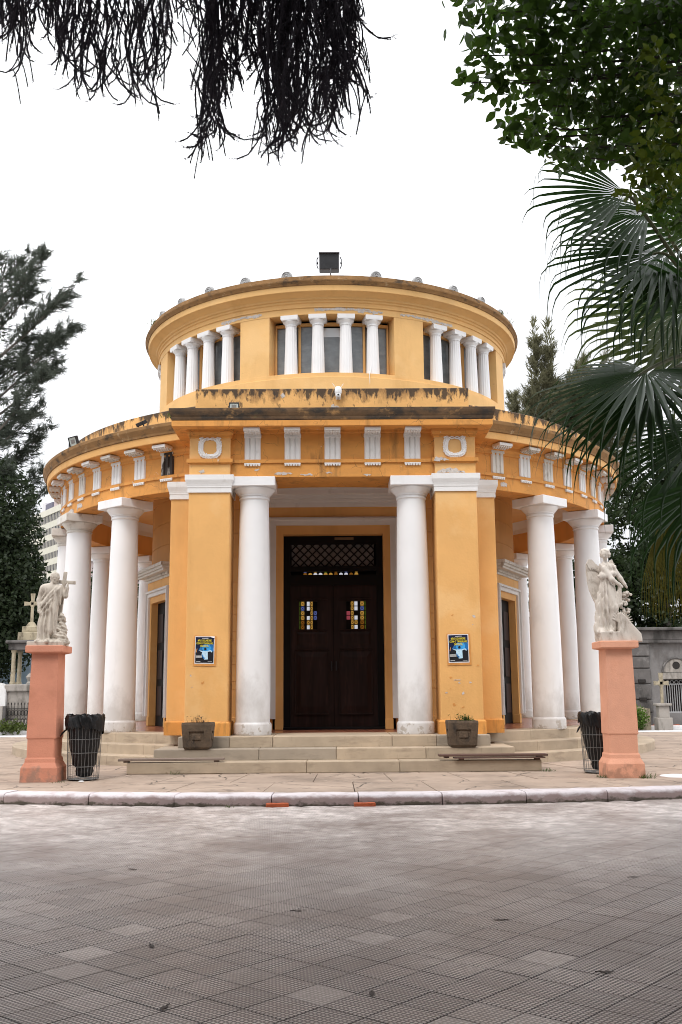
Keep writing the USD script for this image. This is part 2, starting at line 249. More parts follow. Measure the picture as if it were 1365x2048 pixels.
mat('poster_tape', (0.62, 0.27, 0.07), 0.6, 0.15, 9.0)
mat('chair_black', (0.015, 0.015, 0.016), 0.4, 0.2, 6.0)
mat('rim_white_road', (0.70, 0.69, 0.69), 0.8, 0.05, 2.0)
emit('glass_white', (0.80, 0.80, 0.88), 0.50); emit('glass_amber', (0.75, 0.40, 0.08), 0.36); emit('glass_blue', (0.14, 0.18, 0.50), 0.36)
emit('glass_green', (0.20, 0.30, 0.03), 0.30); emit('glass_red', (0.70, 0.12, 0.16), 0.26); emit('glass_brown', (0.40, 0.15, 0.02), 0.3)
leaf_mat('conifer_shoot', (0.10, 0.086, 0.104), 0.14, 0.3, 0.7, 0.1)
leaf_mat('shade_leaf', (0.035, 0.055, 0.02), 0.25, 0.4)
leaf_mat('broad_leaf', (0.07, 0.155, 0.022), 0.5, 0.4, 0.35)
leaf_mat('broad_leaf_lit', (0.13, 0.20, 0.018), 0.5, 0.35, 0.35)  # copy of broad_leaf with daylight on the leaves put into the colour
leaf_mat('palm_leaf', (0.022, 0.060, 0.014), 0.22, 0.3, 0.32, 0.38)
leaf_mat('palm_leaf_light', (0.065, 0.10, 0.025), 0.40, 0.3, 0.35, 0.5)  # paler palm_leaf copy: light shining through the fronds put into the colour
leaf_mat('palm_dry', (0.22, 0.21, 0.03), 0.35, 0.45, 0.5)
leaf_mat('casuarina', (0.14, 0.165, 0.13), 0.45, 0.4, 0.7, 0.15)
leaf_mat('casuarina_far', (0.25, 0.25, 0.14), 0.5, 0.4, 0.7, 0.15)
leaf_mat('cypress_leaf', (0.028, 0.052, 0.018), 0.2, 0.45, 0.6)
leaf_mat('hedge_leaf', (0.035, 0.062, 0.020), 0.3, 0.45, 0.5)
leaf_mat('bright_leaf', (0.10, 0.21, 0.025), 0.4, 0.4, 0.45)
mat('fallen_leaf_brown', (0.035, 0.02, 0.015), 0.7, 0.4, 9.0)
leaf_mat('weed_leaf', (0.10, 0.15, 0.03), 0.35, 0.4, 0.5)
leaf_mat('dry_weed', (0.14, 0.10, 0.05), 0.3, 0.4, 0.6)

def paver_mat(name):
    ang = math.radians(48.8); T = 0.2352
    N = {'g': ('geometry', {}), 'mp': ('mapping', {'rotation': (0, 0, -ang)}), 's': ('separate_xyz', {}),
         'p': ('principled_bsdf', {'roughness': 0.5, 'specular_ior_level': 0.5})}
    L = [('g.position', 'mp.vector'), ('mp.vector', 's.vector')]
    ox = 0.072 * math.cos(ang) + 5.038 * math.sin(ang); oy = -0.072 * math.sin(ang) + 5.038 * math.cos(ang)
    for a, o in (('x', ox), ('y', oy)):
        N['o' + a] = ('math', {'math_type': 'subtract', 'value2': o}); N['k' + a] = ('math', {'math_type': 'multiply', 'value2': 10.0 / T})
        N['f' + a] = ('math', {'math_type': 'fraction'}); N['c' + a] = ('math', {'math_type': 'subtract', 'value2': 0.5}); N['a' + a] = ('math', {'math_type': 'absolute'})
        N['big' + a] = ('math', {'math_type': 'add', 'value2': 4000.0})
        L += [('s.' + a, f'o{a}.value1'), (f'o{a}.value', f'k{a}.value1'), (f'k{a}.value', f'big{a}.value1'), (f'big{a}.value', f'f{a}.value1'), (f'f{a}.value', f'c{a}.value1'), (f'c{a}.value', f'a{a}.value1')]
    N['mx'] = ('math', {'math_type': 'smoothmax', 'value3': 0.12}); N['st'] = ('map_range', {'range_type': 'smoothstep', 'from_min': 0.24, 'from_max': 0.40, 'to_min': 1.0, 'to_max': 0.0})
    L += [('ax.value', 'mx.value1'), ('ay.value', 'mx.value2'), ('mx.value', 'st.value')]
    # wear: dust fills the grooves in places
    N['wn'] = ('noise_texture', {'scale': 1.1, 'detail': 6.0, 'roughness': 0.65}); N['wr'] = ('map_range', {'from_min': 0.54, 'from_max': 0.74, 'to_min': 0.0, 'to_max': 0.6, 'clamp': True})
    N['oi'] = ('object_info', {}); N['or'] = ('map_range', {'from_min': 0.90, 'from_max': 1.0, 'to_min': 0.0, 'to_max': 0.5, 'clamp': True})
    N['oa'] = ('math', {'math_type': 'maximum'})
    L += [('g.position', 'wn.vector'), ('wn.fac', 'wr.value'), ('oi.random', 'or.value'), ('wr.result', 'oa.value1'), ('or.result', 'oa.value2')]
    N['near'] = ('map_range', {'from_min': 6.0, 'from_max': 10.6, 'to_min': 0.0, 'to_max': 0.92, 'clamp': True}); N['nearw'] = ('map_range', {'from_min': 0.3, 'from_max': 0.55, 'to_min': 0.4, 'to_max': 1.1, 'clamp': True}); N['nearm'] = ('math', {'math_type': 'multiply', 'use_clamp': True}); N['fine'] = ('noise_texture', {'scale': 7.0, 'detail': 6.0, 'roughness': 0.7}); N['finer'] = ('map_range', {'from_min': 0.35, 'from_max': 0.65, 'to_min': 0.35, 'to_max': 1.15, 'clamp': True}); N['nearx'] = ('math', {'math_type': 'multiply'}); N['km'] = ('math', {'math_type': 'maximum'})  # tiles painted paler towards the kerb, for light falloff as well as dust
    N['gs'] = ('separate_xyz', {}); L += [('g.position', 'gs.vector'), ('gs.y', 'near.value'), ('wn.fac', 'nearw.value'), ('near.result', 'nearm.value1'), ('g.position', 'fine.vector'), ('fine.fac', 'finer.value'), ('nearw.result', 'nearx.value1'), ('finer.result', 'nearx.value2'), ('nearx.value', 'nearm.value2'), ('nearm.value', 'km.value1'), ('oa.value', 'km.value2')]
    N['fill'] = ('math', {'math_type': 'maximum'}); L += [('km.value', 'fill.value1'), ('st.result', 'fill.value2')]
    N['fn'] = ('noise_texture', {'scale': 38.0, 'detail': 3.0}); N['stud'] = ('rgb_ramp', {'ramp': [(0.25, (0.37, 0.31, 0.275)), (0.75, (0.56, 0.485, 0.445))]})
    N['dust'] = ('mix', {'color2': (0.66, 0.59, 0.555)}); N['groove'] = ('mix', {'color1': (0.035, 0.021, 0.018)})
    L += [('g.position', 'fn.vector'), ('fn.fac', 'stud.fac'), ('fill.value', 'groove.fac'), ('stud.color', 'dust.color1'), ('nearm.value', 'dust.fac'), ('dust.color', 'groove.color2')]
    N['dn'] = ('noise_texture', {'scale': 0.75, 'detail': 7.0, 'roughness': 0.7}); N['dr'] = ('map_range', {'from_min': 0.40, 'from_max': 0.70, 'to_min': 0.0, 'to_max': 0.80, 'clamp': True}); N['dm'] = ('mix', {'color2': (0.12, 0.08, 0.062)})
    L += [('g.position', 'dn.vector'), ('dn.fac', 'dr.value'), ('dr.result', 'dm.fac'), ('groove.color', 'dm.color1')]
    N['hs'] = ('hsv', {}); N['hr'] = ('map_range', {'to_min': 0.88, 'to_max': 1.10}); N['rm'] = ('white_noise_texture', {'dimensions': '1D'}); N['ra'] = ('math', {'math_type': 'add'})
    L += [('oi.random', 'ra.value1'), ('g.random_per_island', 'ra.value2'), ('ra.value', 'rm.w'), ('rm.value', 'hr.value'), ('hr.result', 'hs.value'), ('dm.color', 'hs.color'), ('hs.color', 'p.base_color')]
    N['b'] = ('bump', {'strength': 0.5, 'distance': 0.004}); L += [('fill.value', 'b.height'), ('b.normal', 'p.normal')]
    M[name] = usdkit.material(stage, '/World/Looks/' + name, N, L, surface='p.BSDF')
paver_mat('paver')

# ------------------------------------------------------------------ ground, road of studded tiles, kerb, pavement
YC = 23.29
gnd = solo('ground', box(-260, 260, -60, 420, -0.6, -0.05), 'earth', 'bare earth and low grass of the cemetery around the chapel', kind='structure')
KC, KR = (0.2, 30.1), 18.0           # the kerb's arc
def karc(r, a): return KC[0] + r * math.sin(math.radians(a)), KC[1] - r * math.cos(math.radians(a))
arc = [karc(KR - 0.004, a) for a in np.linspace(-50, 50, 60)]
road = solo('road', prism(Polygon(arc + [(40, 18), (40, -14), (-40, -14), (-40, 18)]), -0.045, -0.014), 'paver_joint',
            'grey studded tile paving in front of the kerb', kind='structure')
T, ANG = 0.2352, math.radians(48.8)
d1 = np.array([math.cos(ANG), math.sin(ANG)]); d2 = np.array([-math.sin(ANG), math.cos(ANG)]); O0 = np.array([0.072, 5.038])
kp = Polygon([karc(KR, a) for a in np.linspace(-60, 60, 120)] + [(60, 60), (-60, 60)])
tiles = []
for i in range(-60, 80):
    for j in range(-60, 80):
        c = O0 + (i + .5) * T * d1 + (j + .5) * T * d2
        if 2.2 < c[1] < 13.2 and abs(c[0]) < 1.3 + 0.40 * c[1] and not kp.buffer(-0.01).contains(Point(c)):
            tiles.append((c[1], c, i, j))
tiles.sort(key=lambda t: t[0])
_gr = np.random.default_rng(17); GI = .0016 + .0030 * _gr.random(400) ** 2.2; GJ = .0016 + .0036 * _gr.random(400) ** 2.0
def paver(c, rng, i=0, j=0):
    ch = 0.004; lo = (-T / 2 + GI[i + 100], -T / 2 + GJ[j + 100]); hi = (T / 2 - GI[i + 101], T / 2 - GJ[j + 101]); h = T / 2
    dz = rng.normal(0, 0.0004); tx, ty = rng.normal(0, 0.0014, 2); rot = rng.normal(0, 0.0015)
    e1 = d1 * math.cos(rot) + d2 * math.sin(rot); e2 = d2 * math.cos(rot) - d1 * math.sin(rot); v = []
    for q, z in ((0, -0.02), (0, -ch), (ch, 0)):
        for sx, sy in ((-1, -1), (1, -1), (1, 1), (-1, 1)):
            p = c + e1 * ((hi[0] - q) if sx > 0 else (lo[0] + q)) + e2 * ((hi[1] - q) if sy > 0 else (lo[1] + q)); v.append((p[0], p[1], z + dz + tx * sx * h + ty * sy * h))
    f = [[0, 1, 5, 4], [1, 2, 6, 5], [2, 3, 7, 6], [3, 0, 4, 7], [4, 5, 9, 8], [5, 6, 10, 9], [6, 7, 11, 10], [7, 4, 8, 11], [8, 9, 10, 11]]
    return cat((np.array(v), np.array(f)))
rt = np.random.default_rng(3); rest = []; near = 0
for y, c, ti, tj in tiles:
    vis = y > 4.15 and abs(c[0]) < 0.36 * y
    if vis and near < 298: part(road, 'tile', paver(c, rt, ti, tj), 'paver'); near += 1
    else:
        P = Polygon([tuple(c + d1 * sx * T / 2 + d2 * sy * T / 2) for sx, sy in ((-1, -1), (1, -1), (1, 1), (-1, 1))])
        if kp.intersects(P):
            q = P.difference(kp.buffer(0.01))
            if q.is_empty or q.area < 0.003 or q.geom_type != 'Polygon': continue
            rest.append(prism(q.buffer(-0.002), -0.02, rt.normal(0, 0.001)))
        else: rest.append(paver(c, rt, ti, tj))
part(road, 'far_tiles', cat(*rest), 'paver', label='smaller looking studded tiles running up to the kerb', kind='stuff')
# the rest of the road, outside the frame and behind the camera, as one flush sheet
behind = Polygon([(-40, -14), (40, -14), (40, 18), (-40, 18)]).difference(kp).difference(Polygon([(-1.9, 2.3), (1.9, 2.3), (6.2, 13.2), (-6.2, 13.2)]))
part(road, 'side_paving', cat(*[prism(g, -0.012, -0.008) for g in getattr(behind, 'geoms', [behind]) if g.area > .05]), 'far_road', label='plain paving at the sides of the tiled road')

pav = solo('pavement', prism(Polygon([karc(KR - 0.30, a) for a in np.linspace(-62, 62, 80)] + [(15.6, 29.4), (-15.6, 29.4)]), -0.04, 0.098), 'pavement_gap',
           'reddish concrete pavement of cracked slabs around the chapel', kind='structure')
rs = np.random.default_rng(5)
rows = [KR - 0.335, KR - 1.75, KR - 3.2, KR - 4.8]
for k in range(3):
    r1, r0 = rows[k], rows[k + 1] + 0.012; step = 3.55; off = [0.0, 1.6, 0.7][k]
    a = -46 + off
    while a < 46:
        w = step * rs.uniform(0.86, 1.12); g = math.degrees(0.007 / r1)
        prof = [(r0, 0.06), (r1, 0.06), (r1, 0.117), (r1 - 0.005, 0.12), (r0 + 0.005, 0.12), (r0, 0.117)]
        v, f = lathe(prof, 6, KC, a + g, a + w - g, True); v[:, 2] += rs.normal(0, 0.002)
        part(pav, 'slab', (v, f), 'pavement_concrete'); a += w
bk = Polygon([karc(KR - 4.82, q) for q in np.linspace(-58, 58, 60)] + [(15.4, 29.2), (-15.4, 29.2)])
part(pav, 'rear_surface', prism(bk, 0.06, 0.119), 'pavement_concrete')
kerb = thing('kerb', 'white-washed rounded concrete kerb along the edge of the pavement', 'kerb', kind='structure')
a = -44.0
while a < 44:
    w = rs.uniform(3.1, 3.75); g = math.degrees(0.006 / KR); dz, dr = rs.normal(0, 0.003), rs.normal(0, 0.006)
    prof = [(KR - 0.33 + dr, -0.05), (KR + dr, -0.05), (KR + dr, 0.082), (KR - 0.012 + dr, 0.108), (KR - 0.038 + dr, 0.123), (KR - 0.08 + dr, 0.127), (KR - 0.32 + dr, 0.128), (KR - 0.33 + dr, 0.122)]
    v, f = lathe(prof, 14, KC, a + g, a + w - g, True); v[:, 2] += dz
    nz = (meshkit.noise(v * 9, 4) - .5); v[:, 1] -= nz * 0.014; v[:, 2] += (meshkit.noise(v * 7, 9) - .5) * 0.010
    part(kerb, 'kerb_stone', (v, f), 'kerb_white', smooth=50); a += w
for s_ in (-1, 1):
    pass
back_road = solo('back_road', box(-60, 60, 30.0, 33.4, -0.045, 0.02), 'far_road', 'grey road strip passing behind the chapel', kind='structure')
bkerb = solo('back_kerb', cat(box(-30, 30, 29.45, 29.7, -0.04, 0.14, .02), box(-30, 30, 33.4, 33.65, -0.04, 0.15, .02)), 'rim_white_road', 'white painted kerbs along the road behind the chapel', kind='structure')

# ------------------------------------------------------------------ the chapel (local origin on its axis)
CH = thing('chapel', 'round orange chapel with white columns, porch and windowed drum', 'chapel', (0, YC, 0))
Z0 = 0.63                                  # floor of the ambulatory
def Yl(y): return y - YC
PI2 = math.pi * 2
def ring(prof, n=160, **k): return lathe(prof, n, **k)
def cyl_xyz(R, th, z): t = math.radians(th); return np.array([R * math.sin(t), -R * math.cos(t), z])

# steps: rings of stone blocks, then the straight steps of the porch
for lvl, (Ro, Ri, z0, z1) in enumerate(((7.0, 6.5, 0.115, 0.29), (6.66, 6.15, 0.285, 0.46), (6.31, 5.72, 0.455, 0.63))):
    a = 24.0; w0 = [7.6, 8.3, 8.9][lvl]; rr = np.random.default_rng(11 + lvl)
    while a < 335.5:
        w = min(w0 * rr.uniform(.9, 1.1), 336 - a)
        prof = [(Ri, z0), (Ro - .004, z0), (Ro, z1 - 0.014), (Ro - 0.012, z1), (Ri, z1)]
        g = math.degrees(0.0025 / Ro)
        v, f = lathe(prof, 6, (0, 0), a + g, a + w - g, True); part(CH, 'step_block', (v, f), 'step_stone'); a += w
for lvl, (hx, yf, z0, z1, cuts) in enumerate(((3.13, 15.42, 0.121, 0.29, (-.42, .985)), (2.80, 15.82, 0.285, 0.46, (-1.17, .03, 1.42)), (2.49, 16.22, 0.455, 0.63, (-1.67, -.98, .92, 1.63)))):
    xs = [-hx, *cuts, hx]; yb = [16.4, 16.8, 17.6][lvl]
    for i in range(len(xs) - 1):
        part(CH, 'step_block', box(xs[i] + .0025, xs[i + 1] - .0025, Yl(yf), Yl(yb), z0, z1 + lvl * .0006 - .002, .009), 'step_grey' if (lvl == 2 and i in (0, 4)) or (lvl == 1 and i in (0, 1)) else 'step_stone')
part(CH, 'floor', cat(lathe([(5.74, 0.40), (5.74, 0.622), (0.5, 0.622)], 128), box(-2.46, 2.46, Yl(16.9), -3.0, 0.4, 0.6245)), 'red_tile', label='polished red tile floor of the ambulatory')

# inner drum wall: courses with sunk joints, openings left for the three doors
def wall_z():
    zs, z = [], 0.86
    pat = [0.485, 0.155]; k = 0
    joints = [1.375, 1.53, 1.86, 2.02, 2.325, 2.50, 2.83, 3.0, 3.46, 3.96, 4.44, 4.92, 5.4]
    prof = [(4.235, 0.60), (4.235, 0.84), (4.20, 0.86)]
    for j in joints: prof += [(4.20, j - .009), (4.188, j - .006), (4.188, j + .006), (4.20, j + .009)]
    return prof + [(4.20, 5.95)]
WP = wall_z()
DOORS = [(0.0, 1.13, 4.50), (64.5, 0.75, 3.72), (-64.5, 0.75, 3.72), (180.0, 0.75, 3.72)]   # centre angle, half width, top
def wall():
    ths = np.linspace(0, 360, 361); vs, fs = [], []; n = len(WP)
    P = np.array(WP)
    for t in ths:
        r = math.radians(t); vs.append(np.stack([P[:, 0] * math.sin(r), -P[:, 0] * math.cos(r), P[:, 1]], -1))
    for i in range(360):
        tm = ths[i] + .5
        for k in range(n - 1):
            zm = (P[k, 1] + P[k + 1, 1]) / 2; skip = False
            for dc, hw, top in DOORS:
                d = (tm - dc + 180) % 360 - 180
                if abs(d) < math.degrees(math.asin(hw / 4.2)) and zm < top: skip = True
            if not skip: fs.append([i * n + k, (i + 1) * n + k, (i + 1) * n + k + 1, i * n + k + 1])
    return cat((np.vstack(vs), np.array(fs)))
part(CH, 'drum_wall', wall(), 'orange_drum', smooth=30)
def at_angle(th, R):                        # a frame tangent to the drum: x along the wall, y into it
    def f(m, z=0):
        v, fa = cat(m); v = v + np.array([0, -R, z]); t = math.radians(th); c, s = math.cos(t), math.sin(t)
        w = v.copy(); w[:, 0] = c * v[:, 0] - s * v[:, 1]; w[:, 1] = s * v[:, 0] + c * v[:, 1]; return w, fa
    return f
def door(th, R, ow, oz, tw, front):
    """An opening of half width ow and top oz with orange jambs, a white architrave of width tw, an orange frieze and a white cornice."""
    F = at_angle(th, R); jw = 0.135 if front else 0.11; z0 = Z0
    h = holder(CH, 'door', 'tall front double door with glazed lattice above' if front else 'narrow side door with white surround')
    dep = 0.42 if front else 0.16
    jm = [box(s * (ow + jw), s * ow, -0.03, dep, z0, oz) if s < 0 else box(ow, ow + jw, -0.03, dep, z0, oz) for s in (-1, 1)] + [box(-ow - jw, ow + jw, -0.03, dep, oz, oz + jw * 1.25)]
    part(h, 'jamb', F(cat(*jm)), 'orange_paint')
    [part(h, 'jamb_base', F(box(min(s * (ow - .008), s * (ow + jw + .01)), max(s * (ow - .008), s * (ow + jw + .01)), -0.05, .1, z0 - .004, z0 + 0.19, .01)), 'orange_paint') for s in (-1, 1)]
    i0, top = ow + jw, oz + jw * 1.25
    def frame(a, b, y0, y1):                # an architrave member between offsets a and b
        return cat(box(-i0 - b, -i0 - a, y0, y1, z0 + .20, top + b), box(i0 + a, i0 + b, y0, y1, z0 + .20, top + b), box(-i0 - a - .0, i0 + a + .0, y0, y1, top + a, top + b))
    part(h, 'architrave', F(cat(frame(0, tw * .62, -0.075, .25), frame(tw * .62, tw * .84, -0.115, .25), frame(tw * .84, tw, -0.095, .25))), 'white_trim')
    fz0, fz1 = top + tw, top + tw + (0.20 if front else 0.19)
    part(h, 'frieze', F(box(-i0 - tw - .02, i0 + tw + .02, -0.05, .3, fz0, fz1)), 'orange_paint')
    w = i0 + tw; co = []
    for o, za, zb in ((0.03, 0, .05), (0.07, .05, .10), (0.20, .10, .15), (0.235, .15, .205), (0.27, .205, .27)) if not front else ((0.04, 0, .09), (0.09, .09, .15), (0.13, .15, .21), (0.26, .21, .30), (0.30, .30, .36)):
        co.append(box(-w - o, w + o, -0.05 - o, .28, fz1 + za, fz1 + zb, .006))
    part(h, 'cornice', F(cat(*co)), 'white_dirty' if not front else 'white_trim')
    return h, F
dh, DF = door(0.0, 4.27, 0.965, 4.325, 0.155, True)
part(dh, 'threshold', DF(box(-.97, .97, 0.0, .5, Z0 - .02, 0.668, .008)), 'door_black')
part(dh, 'door_frame', DF(cat(box(-.965, -.835, .22, .38, .66, 4.325), box(.835, .965, .22, .38, .66, 4.325), box(-.835, .835, .22, .38, 4.17, 4.325), box(-.835, .835, .22, .38, 3.36, 3.56), box(-.835, .835, .22, .38, 3.63, 3.73))), 'door_black')
def leaf(s):
    x0, x1 = (0.006, 0.835) if s > 0 else (-0.835, -0.006)
    wx0, wx1 = (0.245, 0.625) if s > 0 else (-0.665, -0.315)
    lf = part(dh, 'door_leaf', DF(cat(box(x0, wx0, .27, .32, .668, 3.36), box(wx1, x1, .27, .32, .668, 3.36), box(wx0, wx1, .271, .32, .668, 2.51), box(wx0, wx1, .271, .32, 3.055, 3.36))), 'dark_wood')
    part(lf, 'panel', DF(hull([(x, y, z) for x, y, z in [(q, .27, w) for q in (x0 + .12, x1 - .12) for w in (.95, 2.08)] + [(q, .252, w) for q in (x0 + .2, x1 - .2) for w in (1.05, 1.98)]])), 'dark_wood')
    part(lf, 'panel', DF(hull([(x, y, z) for x, y, z in [(q, .27, w) for q in (x0 + .12, x1 - .12) for w in (2.2, 2.46)] + [(q, .258, w) for q in (x0 + .16, x1 - .16) for w in (2.24, 2.42)]])), 'dark_wood')
    for z in (.89, 2.11, 2.485, 3.09): part(lf, 'moulding', DF(box(x0 + .10, x1 - .10, .235, .27, z, z + .025, .006)), 'dark_wood')
    for q in (x0 + .085, x1 - .105): part(lf, 'moulding', DF(box(q, q + .02, .25, .27, .9, 2.1, .005)), 'dark_wood')
    part(lf, 'handle', DF(cat(box(-.045 * s - .012 + (.09 * s), -.045 * s + .012 + (.09 * s), .225, .27, 1.72, 1.90, .006))), 'black_metal')
    # stained glass behind the opening
    pa = {}
    zt = [2.51, 2.60, 2.69, 2.78, 2.87, 2.96, 3.055]
    W_ = wx1 - wx0; fx = [0, .07, .30, .40, .60, .78, 1.0]
    if s > 0: fx = [1 - q for q in fx[::-1]]
    grid = [['green', 'brown', 0, 'white', 'amber', 0], ['green', 'brown', 0, 'amber', 'amber', 0], ['green', 'amber', 0, 'white', 'amber', 'blue'], ['green', 'amber', 0, 0, 'amber', 'blue'], ['green', 'blue', 0, 'white', 'amber', 0], ['green', 'amber', 0, 'white', 'amber', 0]]
    for r in range(6):
        for c in range(6):
            k = grid[r][c] if s < 0 else grid[r][5 - c]
            if not k: continue
            if s > 0 and c == 0 and k == 'blue' and r in (2, 3): k = 'red'
            xa, xb, za, zb = wx0 + fx[c] * W_, wx0 + fx[c + 1] * W_, zt[r], zt[r + 1]; g = .008
            if k in ('amber', 'brown', 'blue') and xb - xa > .06:
                xm, zm = (xa + xb) / 2, (za + zb) / 2
                polys = [[(xa + g, za + g), (xb - g, za + g), (xm, zm - g / 2)], [(xa + g, zb - g), (xb - g, zb - g), (xm, zm + g / 2)], [(xa + g, za + 2 * g), (xm - g, zm), (xa + g, zb - 2 * g)], [(xb - g, za + 2 * g), (xm + g, zm), (xb - g, zb - 2 * g)]]
            else: polys = [[(xa + g, za + g), (xb - g, za + g), (xb - g, zb - g), (xa + g, zb - g)]]
            for q in polys: pa.setdefault(k, []).append(prism(Polygon(q), 0, .006))
    for k, ms in pa.items():
        v, f = cat(*ms); v = np.stack([v[:, 0], .315 - v[:, 2], v[:, 1]], -1); part(lf, 'stained_glass', DF((v, f)), 'glass_' + k, label=f'{k} pieces of lit stained glass', kind='stuff')
    return lf
leaf(-1); leaf(1)
lx0, lx1, lz0, lz1 = -.815, .80, 3.73, 4.17
part(dh, 'transom_pane', DF(box(lx0, lx1, .345, .355, lz0, lz1)), 'lattice_pane')
bars = []; wn = Polygon([(lx0, lz0), (lx1, lz0), (lx1, lz1), (lx0, lz1)])
for k in range(-6, 14):
    for s in (-1, 1):
        c0 = lx0 + k * .163; ln = LineString([(c0, lz0), (c0 + s * .5, lz0 + .5)]).buffer(.012, cap_style=2).intersection(wn)
        if ln.is_empty or ln.geom_type != 'Polygon': continue
        v, f = prism(ln, 0, .02); bars.append((np.stack([v[:, 0], .335 - v[:, 2] - (.004 if s > 0 else 0), v[:, 1]], -1), f))
part(dh, 'lattice', DF(cat(*bars)), 'door_black')
sg = {}
rr = np.random.default_rng(2)
for k in range(11):
    x = -.55 + k * .1; c = 'white' if k in (2, 3, 7, 8) else ('amber' if k % 3 else 'brown')
    sg.setdefault(c, []).append(prism(Point(x, 3.575).buffer(.038, 6).intersection(Polygon([(x - .05, 3.575), (x + .05, 3.575), (x + .05, 3.7), (x - .05, 3.7)])), 0, .006))
    if k % 2 == 0: sg.setdefault(['blue', 'amber', 'green', 'brown'][k // 2 % 4], []).append(prism(Polygon([(x - .03, 3.618), (x + .03, 3.618), (x + .02, 3.632), (x - .02, 3.632)]), 0, .006))
for k, ms in sg.items():
    v, f = cat(*ms); part(dh, 'stained_glass', DF((np.stack([v[:, 0], .33 - v[:, 2], v[:, 1]], -1), f)), 'glass_' + k, label=f'{k} pieces of lit glass in the slit above the leaves', kind='stuff')
part(dh, 'backing', DF(box(-.96, .96, .40, .42, .66, 4.32)), 'door_black')
part(dh, 'name_plate', DF(box(.03, .40, .195, .219, 4.245, 4.295, .004)), 'brass')
for th in (-64.5, 64.5, 180.0):
    h, F = door(th, 4.145, 0.60, 3.27, 0.135, False)
    lf = part(h, 'door_leaf', F(cat(box(-.60, -.005, .12, .16, .63, 3.27), box(.005, .60, .12, .16, .63, 3.27))), 'door_black')
    [part(lf, 'panel', F(box(x0, x0 + .36, .105, .12, z, z + .62, .01)), 'dark_wood') for x0 in (-.48, .12) for z in (.85, 1.62, 2.4)]
    part(h, 'backing', F(box(-.60, .60, .17, .19, .6, 3.28)), 'door_black')

# columns
SHAFT = [(0.285, .83), (0.288, 1.4), (0.283, 2.3), (0.270, 3.3), (0.247, 4.52), (0.243, 4.575)]
def column(x, y, rot, label=None, cap='white_paint'):
    h = holder(CH, 'column', label); o = (x, y)
    part(h, 'shaft', lathe(SHAFT, 40, o), 'white_paint', smooth=40)
    part(h, 'base', lathe([(0.30, Z0 - .01), (0.313, Z0 + .02), (0.313, .79), (0.305, .815), (0.287, .835)], 40, o), 'white_paint', smooth=35)
    c = [lathe([(0.243, 4.56), (0.262, 4.575), (0.262, 4.598), (0.250, 4.604), (0.250, 4.622), (0.268, 4.63), (0.268, 4.65), (0.275, 4.655), (0.315, 4.70), (0.35, 4.745), (0.352, 4.765), (0.30, 4.772)], 40, o)]
    b = move(box(-.372, .372, -.372, .372, 4.768, 4.93, .008), (0, 0, 0), rz=rot); b = (b[0] + np.array([x, y, 0]), b[1]); c.append(b)
    part(h, 'capital', cat(*c), cap, smooth=30)
for s in (-1, 1): column(s * 1.352, Yl(16.87), 0)
RC = 6.03
for k, th in enumerate((41.2, 60.2, 79.2, 106.0, 124.5, 143.0, 161.5)):
    for s in (-1, 1):
        t = math.radians(th * s)
        column(RC * math.sin(t), -RC * math.cos(t), th * s, cap='white_dirty' if k in (1, 2) and s < 0 else 'white_paint')

